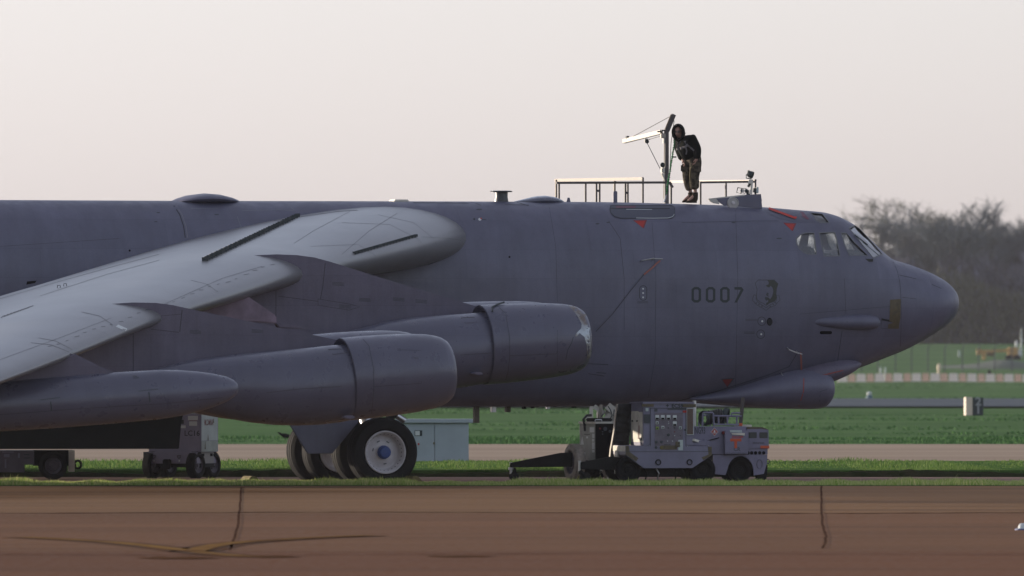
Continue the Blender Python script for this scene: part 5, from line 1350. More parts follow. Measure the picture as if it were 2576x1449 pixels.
# harness straps, pockets, lanyard
BJ = BVHTree.FromObject(bpy.data.objects['hoodie'], bpy.context.evaluated_depsgraph_get())
cw_ = Vector((0, -DIST, EYE))
def on(bvh, x_, y_, off=.012):
    t_ = zp(x_, y_); d = (t_-cw_).normalized(); h, n_, _, _ = bvh.ray_cast(cw_+d*200, d)
    return (h-d*off) if h is not None else t_
for pts, wd in (([(1045,350),(1030,400),(1045,470),(1075,520),(1120,555),(1170,595)], .040), ([(930,575),(985,565),(1040,550),(1075,528)], .045), ([(985,470),(960,520),(965,600)], .03), ([(1050,540),(1070,600),(1060,650)], .03)):
    P = [on(BJ, *p) for p in pts]; vs = []
    for i, p in enumerate(P):
        d = (P[min(i+1, len(P)-1)]-P[max(0, i-1)]).normalized(); q_ = d.cross(Vector((0,1,0))).normalized()*wd/2; vs += [p-q_, p+q_, p+q_+Vector((0,.02,0)), p-q_+Vector((0,.02,0))]
    fs = []
    for i in range(len(P)-1):
        a = 4*i; fs += [(a, a+1, a+5, a+4), (a+1, a+2, a+6, a+5), (a+3, a, a+4, a+7)]
    MB().add(vs, fs).build('harness_strap', M['harness'], man)
for x_, y_, w_, h_ in ((955,572,.05,.05),(1000,562,.05,.045),(1150,715,.05,.05)):
    p = on(BJ, x_, y_, .03); MB().box(p.x-w_/2, p.x+w_/2, p.y-.01, p.y+.02, p.z-h_/2, p.z+h_/2).build('buckle', M['steel'] if x_ > 1100 else M['harness'], man, bevel=.006)
BTn = BVHTree.FromObject(bpy.data.objects['trousers'], bpy.context.evaluated_depsgraph_get())
for x_, y_ in ((1225,840),(1030,830)):
    p = on(BTn, x_, y_, -.02); MB().box(p.x-.065, p.x+.065, p.y-.05, p.y+.03, p.z-.10, p.z+.08).build('cargo_pocket', M['camo'], man, bevel=.025)
for pts in ([(1045,735),(1020,790),(1010,850)], [(1150,790),(1120,850),(1112,950),(1115,1090)]):
    MB().tube([on(BTn, *p, .012) for p in pts], .008, 5).build('strap_end', M['chock'], man)
# green coiled lanyard
M['lany'] = mat('green_webbing', (0.015, 0.16, 0.045), .7, var=.3, scale=25)
lp = [(905,450),(898,540),(882,620),(870,700),(855,780),(845,860),(832,940),(818,1010),(805,1090),(796,1190)]
P = []
for (a, b), (c, d) in zip(lp, lp[1:]):
    for k in range(9):
        f = k/9; v = zp(a+(c-a)*f, b+(d-b)*f, -.05+.5*(b-450)/740*0); ph = (b+(d-b)*f)*.30
        P.append(v+Vector((math.cos(ph)*.012, math.sin(ph)*.012, 0)))
t = MB().tube(P, [.017+.006*math.sin(i*1.9) for i in range(len(P))], 7).build('safety_lanyard', M['lany'], None, True)
tag(t, 'green crinkled safety lanyard running from the man down beside the hoist mast', 'lanyard')
P = [zp(796,1190,-.05), zp(785,1240,-.05), zp(765,1300,-.05)]
t2 = MB().tube(P, .018, 6).build('lanyard_hook', M['steel'], t); MB().tube([zp(797,1190,-.05), zp(800,1305,-.05)], .022, 6).build('lanyard_strap', M['harness'], t)

# ================================================================== GROUND EQUIPMENT
def wheel(parent, c, r, wd, axis_rot=0.0, m='tyre', rimc='shade', flat=None):
    Mx = Matrix.Translation(c)@Matrix.Rotation(axis_rot-R(90), 4, 'Z'); k = wd/2
    w_ = MB().lathe([(-k*.8,r*.58),(-k,r*.70),(-k*.98,r*.88),(-k*.8,r*.95),(-k*.75,r),(k*.75,r),(k*.8,r*.95),(k*.98,r*.88),(k,r*.70),(k*.8,r*.58)], 36, Mx, close=True).build('wheel', M[m], parent, True, 30)
    for s_ in (1, -1):
        MB().lathe([(s_*k*.82,r*.60),(s_*k*.6,r*.56),(s_*k*.3,r*.45),(s_*k*.35,r*.25),(s_*k*.75,r*.20),(s_*k*.75,.001)], 28, Mx).build('rim', M[rimc], w_, True, 30)
    n = 54      # tread blocks
    tm = MB()
    for i in range(n):
        a = 2*math.pi*i/n; tm.box(-k*.74, k*.74, -r*.026, r*.026, r-.003, r+.006, Mx@Matrix.Rotation(a, 4, 'X'))
    kind(tm.build('tread', M[m], w_), 'stuff')
    return w_
# ---- A: power generator
ga = pix(1574, 1214, -1.9); ga.z = 0; ra = R(12)
gen = thing('ground_generator', 'boxy lilac grey ground power generator with gauge panel under the forward fuselage', 'generator', ga, ra)
def GX(px): return (px-1574)/116.2
def GZ(py): return (1213.5-py)/118.5
tub = MB().prism([(GX(1574), GZ(1120)), (GX(1791), GZ(1122)), (GX(1791), GZ(1145)), (GX(1742), GZ(1177)), (GX(1619), GZ(1177)), (GX(1574), GZ(1143))], 0, 1.32).build('tub', M['equip'], gen, bevel=.008)
MB().box(GX(1619)-.0, GX(1745), .02, 1.28, GZ(1120.3), GZ(1016)).build('cabinet', M['equip'], gen, bevel=.012)
MB().box(GX(1619)-.02, GX(1745)+.02, 0.0, 1.30, GZ(1016), GZ(1011)).build('roof', M['equip'], gen, bevel=.01)
# left end of the cabinet: cream panels paint the sunlight falling on it
MB().box(GX(1619)-.006, GX(1619), .10, 1.18, GZ(1112), GZ(1036)).build('sunlit_side', M['cream'], gen)
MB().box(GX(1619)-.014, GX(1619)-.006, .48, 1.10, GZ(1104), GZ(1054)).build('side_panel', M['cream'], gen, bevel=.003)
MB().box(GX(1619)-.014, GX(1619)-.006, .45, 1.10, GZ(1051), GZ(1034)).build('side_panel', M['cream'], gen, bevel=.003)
for y_ in (.55, 1.0): MB().box(GX(1619)-.03, GX(1619)-.012, y_-.05, y_+.05, GZ(1061), GZ(1057)).build('latch', M['mark'], gen)
for y_ in (.30, .16): MB().box(GX(1619)-.016, GX(1619)-.004, y_-.03, y_+.03, GZ(1107), GZ(1101)).build('vent', M['mark'], gen)
MB().box(GX(1619)-.016, GX(1619)-.004, .38, .41, GZ(1104), GZ(1070)).build('rust_streak', M['darkred'], gen)
MB().box(-.004, 0, .05, 1.30, GZ(1135), GZ(1121)).build('tub_sunlit_side', M['cream'], gen)  # cream strip and plate paint sunlight onto the tub's left side
MB().box(-.03, .0, .70, 1.0, GZ(1191), GZ(1133)).build('leg_plate', M['cream'], gen, bevel=.004)
# front panel
MB().box(GX(1636), GX(1726), .010, .02, GZ(1138), GZ(1026)).build('front_door', M['equip'], gen, bevel=.004)
fr_ = MB()
for a_ in ((1636,1637,1138,1026),(1725.5,1726.5,1138,1026),(1636,1726.5,1138,1137),(1636,1726.5,1027,1026)): fr_ = MB().box(GX(a_[0]), GX(a_[1]), .004, .012, GZ(a_[2]), GZ(a_[3])).build('door_edge', M['mark'], gen)
MB().box(GX(1648), GX(1718), .002, .010, GZ(1131), GZ(1038)).build('instrument_panel', mat('brownish_panel', (0.115, 0.10, 0.125), .5, var=.2, scale=9), gen)
def gz(x_, y_): return (GX((x_/7.247+2350)/1.4907), GZ((y_/7.247+1500)/1.4907))
pp = gen
for x_, y_ in ((830,465),(980,465),(1138,465),(1308,468),(1308,637)):
    a = gz(x_, y_); g = MB().box(a[0]-.043, a[0]+.043, -.012, .002, a[1]-.047, a[1]+.047).build('gauge', M['label'], gen, bevel=.006)
    MB().box(a[0]-.033, a[0]+.033, -.016, -.012, a[1]-.045, a[1]-.008).build('gauge_dial', M['black'], g)
for x_, y_, m_ in ((828,613,'label'),(985,737,'label'),(833,758,'yellowgreen'),(1460,752,'equip2')):
    a = gz(x_, y_); g = MB().box(a[0]-.03, a[0]+.03, -.006, .002, a[1]-.03, a[1]+.03).build('switch_plate', M[m_], gen)
    MB().box(a[0]-.012, a[0]+.012, -.025, -.006, a[1]-.02, a[1]+.012).build('switch', M['mark'], g)
for x_, y_, r_, m_ in ((1135,940,.032,'mark'),(805,1132,.030,'mark2'),(948,1132,.030,'mark2'),(800,1280,.030,'mark2'),(945,1285,.038,'chock'),(1590,805,.020,'mark'),(1135,750,.014,'mark'),(1305,750,.014,'mark'),(1305,860,.014,'darkred'),(1465,960,.012,'mark'),
    (1138,590,.008,'label'),(1142,637,.010,'label'),(1305,965,.010,'label'),(1110,1110,.010,'label'),(1243,1112,.011,'label'),(630,1238,.007,'label'),(1655,1245,.009,'label'),(1040,1198,.008,'mark'),(1082,1198,.008,'mark'),(1127,1198,.008,'mark'),(1172,1198,.008,'mark')):
    a = gz(x_, y_); MB().lathe([(-.002,r_),(-.010,r_),(-.012,r_*.7),(-.012,.001)], 14, Matrix.Translation((a[0], 0, a[1]))@Matrix.Rotation(R(90), 4, 'Z')).build('knob', M[m_], gen)
for x_, y_, w_, h_, m_ in ((1580,310,.04,.022,'red'),(1160,1285,.17,.045,'tape'),(555,255,.03,.035,'equip2'),(575,140,.13,.028,'tape'),(1710,150,.14,.032,'tape'),(1470,1220,.05,.11,'equip2'),(1390,1200,.05,.06,'tape'),(1570,1050,.0,.0,'tape'),(555,500,.07,.09,'mark2'),(800,270,.03,.03,'mark2'),(1370,240,.20,.015,'mark2')):
    if w_: a = gz(x_, y_); MB().box(a[0]-w_, a[0]+w_, -.004, .012, a[1]-h_, a[1]+h_).build('panel_label' if m_ != 'tape' else 'tape_patch', M[m_], gen)
a = gz(1730, 580); g = MB().box(GX(1728), GX(1745)+.004, .004, .016, GZ(1093.5), GZ(1026)).build('placard_frame', M['label'], gen)
MB().box(GX(1729), GX(1744), -.002, .006, GZ(1092), GZ(1027.5)).build('placard', M['placard'], g)
for k in range(14): MB().box(GX(1730.5), GX(1742.5-(k*7 % 5)), -.004, -.001, GZ(1090-k*4.4)-.004, GZ(1090-k*4.4)+.006).build('placard_text', M['tape'], g)
tx = gz(1225, 205); text_mesh('EC59', .115, Matrix.Translation((tx[0], .008, tx[1])), bold=.003).build('lettering', M['mark'], gen)
text_mesh('+', .12, Matrix.Translation((gz(1070,200)[0], .008, gz(0,200)[1])), bold=.004).build('lettering', M['mark'], gen)
for x_ in (1735, 1598):     # round lashing eyes in the tub
    MB().lathe([(-.008,.065),(-.03,.06),(-.03,.045),(-.008,.045)], 20, Matrix.Translation((GX(x_ if x_ > 1700 else 1656), 0, GZ(1162)))@Matrix.Rotation(R(90), 4, 'Z')).build('lashing_ring', M['shade'], gen)
MB().box(GX(1574), GX(1791), -.004, .0, GZ(1136), GZ(1135)).build('tub_seam', M['mark'], gen)
MB().prism([(GX(1574),GZ(1121)),(GX(1582),GZ(1121)),(GX(1584),GZ(1136)),(GX(1606),GZ(1152)),(GX(1600),GZ(1160)),(GX(1574),GZ(1143))], -.003, .0).build('tape_patch', M['tape'], gen)
MB().prism([(GX(1781),GZ(1123)),(GX(1791),GZ(1123)),(GX(1791),GZ(1145)),(GX(1770),GZ(1157)),(GX(1765),GZ(1150)),(GX(1783),GZ(1143))], -.003, .0).build('tape_patch', M['tape'], gen)
MB().box(GX(1745), GX(1790), .1, 1.1, GZ(1120), GZ(1108)).build('rear_tray', M['equip'], gen, bevel=.01)
MB().beam((GX(1745), .0, GZ(1106)), (GX(1792), .4, GZ(1118)), .05, .05).build('folded_towbar', M['cream'], gen)
for x_, y_ in ((1585, .18), (1585, 1.15), (1772, .18), (1772, 1.15)): wheel(gen, Vector((GX(x_), y_, .27)), .27, .17, 0, 'tyre')
for y_ in (.18, 1.15): MB().box(GX(1560), GX(1795), y_+.12, y_+.2, .22, .34).build('chassis_rail', M['shade'], gen)
MB().box(GX(1610), GX(1755), .25, 1.0, .12, .30).build('fuel_tank', M['shade'], gen, bevel=.02)
for x_ in (1625, 1655, 1700, 1720): MB().tube([(GX(x_), .15, .30), (GX(x_)+.05, .12, .2), (GX(x_)+.03, .2, .05)], .015, 6).build('hose', M['steel'] if x_ == 1655 else M['shade'], gen, True)
# towing bar to the left
tb = MB().prism([(GX(1468),GZ(1162)),(GX(1545),GZ(1148)),(GX(1575),GZ(1150)),(GX(1575),GZ(1180)),(GX(1545),GZ(1182)),(GX(1468),GZ(1180))], .25, .40).build('drawbar', M['shade'], gen, bevel=.01)
MB().tube([(GX(1466), .32, GZ(1158)), (GX(1466), .32, GZ(1188))], .035, 10).build('jack', M['steel'], gen, True)
MB().tube([(GX(1466), .32, GZ(1183)), (GX(1480), .32, GZ(1203))], .05, 8).build('castor_fork', M['shade'], gen)
MB().lathe([(-.04,0),(-.04,.10),(-.03,.115),(.03,.115),(.04,.10),(.04,0)], 20, Matrix.Translation((GX(1481), .32, .115))@Matrix.Rotation(R(90), 4, 'Z')).build('castor', M['tyre'], gen, True, 30)
MB().tube([(GX(1464), .30, GZ(1196)), (GX(1458), .28, GZ(1207)), (GX(1446), .25, GZ(1212))], .016, 5).build('chain', M['chock'], gen)

# ---- B: air conditioning cart with sunlit end
pb = pix(1498, 1211, .8); pb.z = 0; rb_ = R(22)
cart = thing('cooling_cart', 'two wheeled drab cooling cart with sunlit pale end panel left of the generator', 'cart', pb, rb_)
# local x = along the dark front (right), local y = away; left face is the sunlit one
zb_ = lambda py: (1211-py)/117.5
D_ = .90; 
MB().box(0, .62, 0, D_, zb_(1161), zb_(1063)).build('cabinet', M['green'], cart, bevel=.015)
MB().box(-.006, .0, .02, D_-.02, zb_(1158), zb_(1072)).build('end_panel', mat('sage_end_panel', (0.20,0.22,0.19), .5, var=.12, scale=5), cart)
MB().box(-.02, .64, -.02, D_+.02, zb_(1066), zb_(1061)).build('lid', M['cream'], cart, bevel=.008)
for y0, y1, z0, z1, m_ in ((.05,.30,1075,1088,'label'),(.04,.16,1091,1102,'label'),(.05,.17,1104,1111,'label'),(.03,.17,1113,1130,'label'),(.04,.16,1132,1138,'label'),(.56,.68,1138,1152,'label'),(.40,.50,1098,1103,'label')):
    MB().box(-.010, -.006, y0, y1, zb_(z1), zb_(z0)).build('panel_label', M[m_], cart)
MB().add([(-.011,.62,zb_(1119)),(-.011,.82,zb_(1119)),(-.011,.72,zb_(1098))], [(0,1,2)]).build('hazard_triangle', M['label'], cart)
MB().box(-.010, -.006, .30, .62, zb_(1094), zb_(1092)).build('stencil_line', M['mark'], cart)
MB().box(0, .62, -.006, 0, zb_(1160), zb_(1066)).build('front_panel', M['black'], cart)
for x_, y_, r_, m_ in ((.22,1079,.045,'mark2'),(.10,1078,.022,'darkred'),(.16,1086,.016,'mark2'),(.16,1092,.016,'mark2'),(.33,1085,.03,'mark2')):
    MB().lathe([(0,r_),(.012,r_),(.012,.001)], 14, Matrix.Translation((x_, -.006, zb_(y_)))@Matrix.Rotation(R(-90), 4, 'Z')).build('dial', M[m_], cart)
for y_, x_ in ((.45, -.30), (.45, .58)): wheel(cart, Vector((x_, y_, .40)), .40, .25, R(90)-0, 'tyre2', 'trailer')
MB().tube([(-.35,.45,.40), (.75,.45,.40)], .05, 10).build('axle', M['shade'], cart)
MB().box(-.10, .70, .0, D_, zb_(1168), zb_(1161)).build('chassis', M['shade'], cart)
MB().tube([(-.01,.55,zb_(1085)), (-.03,.60,zb_(1055)), (.05,.62,zb_(1046)), (.16,.62,zb_(1045))], .03, 8).build('hose', M['fabric'], cart, True)
MB().box(.02,.50,.25,.60,zb_(1061),zb_(1052)).build('hose_tray', M['shade'], cart, bevel=.02)
MB().tube([(.05,.15,zb_(1060)),(.06,.15,zb_(1056)),(.2,.15,zb_(1056)),(.21,.15,zb_(1060))], .012, 6).build('handle', M['steel'], cart, True)
# long drawbar of the cart
pd = [(1283,1165),(1290,1163),(1400,1141),(1412,1139),(1440,1139),(1440,1174),(1290,1176),(1283,1175)]
tw = thing('towbar', 'long dark tapering towbar with a small castor reaching left from the cooling cart', 'towbar', pix(1360, 1211, .9)*1)
tw.location.z = 0
P = [pix(x_, y_, .9)-Vector(tw.location) for x_, y_ in pd]
MB().prism([(p.x, p.z) for p in P], -.07, .07).build('bar', M['shade'], tw, bevel=.012)
p = pix(1285.5, 1165, .9)-Vector(tw.location)
MB().tube([(p.x, 0, p.z+.02), (p.x, 0, p.z-.24)], .033, 10).build('jack', M['steel'], tw, True)
MB().lathe([(-.05,.05),(-.04,.06),(.0,.06),(.01,.05)], 12, Matrix.Translation((p.x, 0, p.z-.14))@Matrix.Rotation(R(90), 4, 'Y')).build('jack_collar', M['steel'], tw, True)
MB().beam((p.x+.08, 0, p.z-.1), (p.x+.08, 0, .2), .06, .05).build('castor_fork', M['shade'], tw)
MB().lathe([(-.035,0),(-.035,.09),(-.025,.105),(.025,.105),(.035,.09),(.035,0)], 18, Matrix.Translation((p.x+.06, 0, .105))@Matrix.Rotation(R(90), 4, 'Z')).build('castor', M['tyre'], tw, True, 30)
# stacked sunlit machinery on and behind the cart
mc = thing('lift_mechanism', 'sunlit cream scissor lift machinery standing behind the cooling cart', 'lift', pix(1530, 1211, 2.6)); mc.location.z = 0
def ml(px, py, dy=0.0): v = pix(px, py, 2.6+dy); return Vector((v.x-mc.location.x, dy, v.z))
MB().box(ml(1474,0).x, ml(1488,0).x, -.3, .3, ml(0,1062).z, ml(0,1043).z).build('housing', M['cream'], mc, bevel=.01)
MB().box(ml(1483,0).x, ml(1492,0).x, -.2, .2, ml(0,1058).z, ml(0,1022).z).build('post', M['cream'], mc)
MB().beam(ml(1494, 1022), ml(1521, 1040), .12, .10).build('beam', M['cream'], mc)
MB().beam(ml(1528, 1020), ml(1556, 1044), .15, .16).build('beam', M['cream'], mc)
MB().beam(ml(1515, 1062), ml(1560, 1026), .10, .13).build('beam', M['cream'], mc)
MB().box(ml(1508,0).x, ml(1516,0).x, -.1, .1, ml(0,1058).z, ml(0,1018).z).build('cylinder', M['rail'], mc)
MB().prism([(ml(1524,0).x, ml(0,1024).z), (ml(1545,0).x, ml(0,1024).z), (ml(1548,0).x, ml(0,1062).z), (ml(1520,0).x, ml(0,1062).z)], .05, .10).build('side_plate', M['cream'], mc, bevel=.01)
MB().tube([ml(1537, 1036, .03), ml(1537.5, 1046, .03)], .05, 10).build('pin', M['raildark'], mc)
for pts in ([(1530,1022),(1536,1032),(1540,1044),(1534,1056)], [(1512,1048),(1520,1040),(1519,1026)], [(1545,1030),(1544,1045),(1552,1058)]): MB().tube([ml(*p, -.2) for p in pts], .012, 5).build('cable', M['mark'], mc, True)
MB().box(ml(1470,0).x, ml(1565,0).x, -.4, .4, .25, ml(0,1062).z).build('base', M['shade'], mc)
for x_ in (1480, 1555): wheel(mc, Vector((ml(x_,0).x, 0, .25)), .25, .15)

# ---- duct hanging from the belly
dpts = [(1573,1016,.165),(1568,1050,.165),(1566,1080,.17),(1563,1105,.18),(1559,1130,.185),(1556,1155,.18),(1553,1180,.17),(1551,1207,.17)]
rings = []
for i in range(57):
    f = i/56*(len(dpts)-1); j = min(int(f), len(dpts)-2); g = f-j
    px_, py_, r_ = [dpts[j][k]+(dpts[j+1][k]-dpts[j][k])*g for k in range(3)]
    c = pix(px_, py_, -.55)
    c.z = max(c.z, 0.0)
    ring = []
    for k in range(24):
        a = 2*math.pi*k/24; rr = r_*(1+.045*math.sin(i*1.6+2*math.sin(a))+.04*math.sin(a*3+i*.5)+.02*rnd.gauss(0, 1))
        ring.append((c.x+rr*math.cos(a), c.y+rr*math.sin(a), c.z))
    rings.append(ring)
dk = thing('air_duct', 'wrinkled black fabric air duct hanging from the belly beside the generator', 'duct', pix(1551, 1211, -.55)); dk.location.z = 0
off = Matrix.Translation(-Vector(dk.location))
MB().loft(rings, M=off).build('duct_sleeve', M['fabric'], dk, True, 180)
P = []
for i, (px_, py_, r_) in enumerate(dpts):
    c = pix(px_, py_, -.55); P.append(Vector((c.x-r_*.97, c.y-r_*.42, max(.02, c.z))))
lit_edge = MB(); vs = []
for i, p in enumerate(P): vs += [p+Vector((-.01,-.05,0)), p+Vector((-.035,.08,0)), p+Vector((.01,.0,0))]
fs = [];  n_ = len(P)
for i in range(n_-1):
    a = 3*i; fs += [(a, a+1, a+4, a+3), (a+1, a+2, a+5, a+4), (a+2, a, a+3, a+5)]
lit_edge.add(vs, fs, off).build('duct_lit_edge', M['duct'], dk, True)  # strip of painted sunlight down the sleeve's left edge

# ---- C: nitrogen cart NG93
rc = R(10); pc = pix(1800, 1211, .35); pc.z = 0
ng = thing('nitrogen_cart', 'lilac grey cart marked NG93 with hose reel and orange T, right of the generator', 'cart', pc, rc)
CX = lambda px: (px-1800)/116.0
CZ = lambda py: (1211.5-py)/117.8
def zc(x_, y_): return (CX((x_/4.2625+2600)/1.4907), CZ((y_/4.2625+1480)/1.4907))
MB().prism([(CX(1735),CZ(1073)),(CX(1878),CZ(1073)),(CX(1878),CZ(1143)),(CX(1735),CZ(1143))], 0.0, 1.25).build('cabinet', M['equip'], ng, bevel=.012)
MB().prism([(CX(1878.5),CZ(1077)),(CX(1920),CZ(1075)),(CX(1934),CZ(1080)),(CX(1935),CZ(1129)),(CX(1878.5),CZ(1129))], .0, 1.2).build('engine_cover', M['equip'], ng, bevel=.012)
MB().prism([(CX(1880),CZ(1076)),(CX(1918),CZ(1074.5)),(CX(1934),CZ(1080.5)),(CX(1930),CZ(1081)),(CX(1916),CZ(1078)),(CX(1880),CZ(1079))], -.01, 1.21).build('rusty_edge', M['tape'], ng)
MB().box(CX(1879), CX(1932), .02, 1.2, CZ(1143.5), CZ(1129)).build('grille_strip', M['equip'], ng)
for x_ in (880,937,1000,1066,1130):
    a = zc(x_, 930); MB().lathe([(0,.036),(-.004,.036),(-.004,.001)], 14, Matrix.Translation((a[0], .018, a[1]))@Matrix.Rotation(R(90), 4, 'Z')).build('vent_hole', M['black'], ng)
arch = [(CX(1794),CZ(1144)),(CX(1931),CZ(1144)),(CX(1930),CZ(1165)),(CX(1922),CZ(1192)),(CX(1897),CZ(1196))]
wc = (CX(1863), .245)
for k in range(0, 13):
    a = R(8)+R(164)*k/12; arch.append((wc[0]+.285*math.cos(a), wc[1]-.03+.33*math.sin(a)))
arch += [(CX(1825),CZ(1195)),(CX(1794),CZ(1192))]
MB().prism(arch, .0, .06).build('skirt', M['equip'], ng)
MB().box(CX(1796), CX(1928), .1, 1.15, CZ(1165), CZ(1144)).build('chassis', M['shade'], ng)
MB().box(CX(1800), CX(1925), .3, 1.1, .12, CZ(1165)).build('axle_housing', M['black'], ng)
for x_, y_ in ((1863, .13), (1863, 1.05), (1760, 1.05), (1765, .2)): wheel(ng, Vector((CX(x_), y_, .245)), .255, .17, 0)
MB().prism([zc(485,575), zc(590,500), zc(860,575), zc(860,950), zc(485,950)], -.13, .0).build('control_box', M['equip'], ng, bevel=.008) if False else MB().box(zc(485,0)[0], zc(860,0)[0], -.14, .0, zc(0,950)[1], zc(0,575)[1]).build('control_box', M['equip'], ng, bevel=.01)
MB().prism([(zc(570,0)[0], zc(0,600)[1]), (zc(760,0)[0], zc(0,606)[1]), (zc(755,0)[0], zc(0,565)[1]), (zc(560,0)[0], zc(0,565)[1])], -.150, -.143).build('instruction_card', M['equip2'], ng)
MB().prism([(zc(595,0)[0], zc(0,635)[1]), (zc(800,0)[0], zc(0,652)[1]), (zc(803,0)[0], zc(0,612)[1]), (zc(590,0)[0], zc(0,612)[1])], -.16, -.150).build('instruction_card', M['cream'], ng)
for a_, b_ in (((570,700),(748,745)), ((637,745.5),(678,855))):
    p, q_ = zc(*a_), zc(*b_); MB().box(p[0], q_[0], -.1445, -.1405, q_[1], p[1]).build('letter_tape', M['orange'], ng)
p = zc(600, 690); text_mesh('DANGER', .06, Matrix.Translation((p[0], -.1425, p[1])), bold=.002).build('lettering', M['red'], ng)
p = zc(622, 898); text_mesh('CR', .115, Matrix.Translation((p[0], -.1425, p[1])), bold=.001).build('lettering', M['mark'], ng)
p = zc(500, 946); text_mesh('DRY NITROGEN ONLY', .045, Matrix.Translation((p[0], -.1425, p[1])), bold=.0, width=1.0).build('lettering', M['mark2'], ng)
p = zc(8, 622); text_mesh('NG93', .205, Matrix.Translation((CX(1747), -.003, p[1])), bold=.002, width=.46).build('lettering', M['mark'], ng)
p = zc(950, 785); text_mesh('SERVICE PANEL', .05, Matrix.Translation((p[0], -.003, p[1])), bold=.001, width=.75).build('lettering', M['mark2'], ng)
c = zc(338, 594); dmd = [(c[0]-.077, c[1]), (c[0], c[1]-.08), (c[0]+.077, c[1]), (c[0], c[1]+.08)]
g = MB().prism([(c[0]+(x_-c[0])*1.12, c[1]+(y_-c[1])*1.12) for x_, y_ in dmd], -.003, 0).build('hazard_diamond', M['label'], ng); MB().prism(dmd, -.006, -.003).build('diamond_face', mat('faded_hazard_red', (.33,.07,.06), .6), g)
MB().prism([(c[0]-.016, c[1]-.01), (c[0]+.016, c[1]-.01), (c[0]+.012, c[1]+.025), (c[0], c[1]+.045), (c[0]-.014, c[1]+.02)], -.008, -.006).build('flame_mark', M['label'], g)
MB().box(c[0]-.045, c[0]+.045, -.008, -.006, c[1]-.03, c[1]-.018).build('diamond_text', M['label'], g)
for a_, b_ in (((887,600),(1015,693)), ((1058,602),(1190,695))):
    p, q_ = zc(*a_), zc(*b_); MB().box(p[0], q_[0], -.012, 0, q_[1], p[1]).build('window', mat('dark_olive_glass', (.025,.03,.03), .3), ng, bevel=.006)
p, q_ = zc(1075,815), zc(1216,858); MB().box(p[0], q_[0], -.008, 0, q_[1], p[1]).build('warning_label', M['orange'], ng)
MB().beam((zc(210,740)[0], -.01, zc(210,740)[1]), (zc(410,688)[0], -.01, zc(410,688)[1]), .02, .02).build('support_rod', M['shade'], ng)
p, q_ = zc(160,712), zc(205,758); MB().box(p[0], q_[0], -.06, 0, q_[1], p[1]).build('latch', M['equip'], ng, bevel=.01)
p, q_ = zc(455,585), zc(485,630); MB().box(p[0], q_[0], -.1, -.0, q_[1], p[1]).build('red_tag', M['darkred'], ng)
# cage, post, hose reel
cage = [[(150,505),(160,300),(170,287),(310,287),(325,300),(335,505)], [(335,338),(780,345)], [(410,345),(410,470)], [(556,345),(550,480)], [(705,345),(700,500)], [(620,345),(622,295),(760,292)], [(165,330),(215,330)], [(335,478),(740,480)]]
for pts in cage:
    MB().tube([(zc(*p)[0], .05, zc(*p)[1]) for p in pts], .020, 8).build('cage_tube', M['equip'], ng, True)
for pts in cage[:2]:
    MB().tube([(zc(*p)[0]+.1, .95, zc(*p)[1]) for p in pts], .020, 8).build('cage_tube', M['equip'], ng, True)
a, b = zc(765, 505), zc(812, 45); MB().beam((a[0], .1, a[1]), (b[0], .1, b[1]), .07, .07).build('leaning_post', M['raildark'], ng)
a, b = zc(766, 500), zc(770, 455); MB().box(a[0]-.04, a[0]+.04, .06, .07, a[1], b[1]).build('red_tag', M['orange'], ng)
a = zc(50, 500); b = zc(50, 95); MB().tube([(a[0], .25, a[1]), (b[0], .25, b[1])], .045, 14).build('exhaust_stack', M['steel'], ng, True)
for x_, y_, r_ in ((255, 378, .155), (590, 335, .150)):
    c = zc(x_, y_); Mx = Matrix.Translation((c[0], .5, c[1]))@Matrix.Rotation(R(28 if x_ < 300 else -22), 4, 'Z')@Matrix.Rotation(R(10 if x_ > 300 else 0), 4, 'Y')
    MB().lathe([(-.045,r_*.75),(-.06,r_),(-.05,r_*1.05),(.05,r_*1.05),(.06,r_),(.045,r_*.75)], 36, Mx, close=True).build('hose_drum_ring', M['mark'], ng, True, 40)
hp_ = []
for i in range(70):
    t_ = i/70*2*math.pi*6; u_ = i/70; c = zc(320+230*u_, 375-30*math.sin(u_*3)); hp_.append((c[0], .5+.12*math.sin(t_)+.0, c[1]+(.115+.015*math.sin(i))*math.cos(t_)))
MB().tube(hp_, .048, 8).build('coiled_hose', M['fabric'], ng, True)
a = zc(800, 505); MB().box(a[0]-.02, a[0]+.25, .3, .9, a[1]-.02, a[1]+.03).build('white_cover', M['cream'], ng, bevel=.01)
P = [(zc(1170,1040)[0]), ]
MB().tube([(zc(1165,1050)[0], .1, zc(0,1050)[1]), (zc(1200,1032)[0], .1, zc(0,1032)[1]), (zc(1235,1050)[0], .1, zc(0,1050)[1]), (zc(1238,1080)[0], .1, zc(0,1080)[1]), (zc(1215,1105)[0], .1, zc(0,1105)[1]), (zc(1165,1095)[0], .1, zc(0,1095)[1])], .012, 6).build('towing_eye', M['raildark'], ng, True)
b_ = MB().prism([zc(1180,1115), zc(1210,1120), zc(1205,1200), zc(1185,1370), zc(1020,1365), zc(1040,1280), zc(1100,1210), zc(1160,1160)], .1, .25).build('folded_drawbar', M['shade'], ng, bevel=.015)
a = zc(1060, 1110); MB().lathe([(-.02,.10),(.02,.10),(.02,.001)], 16, Matrix.Translation((a[0], -.0, a[1]))@Matrix.Rotation(R(90), 4, 'Z')@Matrix.Scale(.6, 4, (0,1,0))).build('hose_port', M['black'], ng)
MB().tube([(zc(280,1080)[0], -.06, zc(0,1050)[1]), (zc(285,1160)[0], -.07, zc(0,1160)[1]), (zc(293,1350)[0], -.07, 0.02)], .010, 5).build('hanging_chain', M['cream'], ng)

M['lcp'] = mat('pale_lilac_cart_paint', (0.20, 0.19, 0.26), .5, var=.1, scale=3)
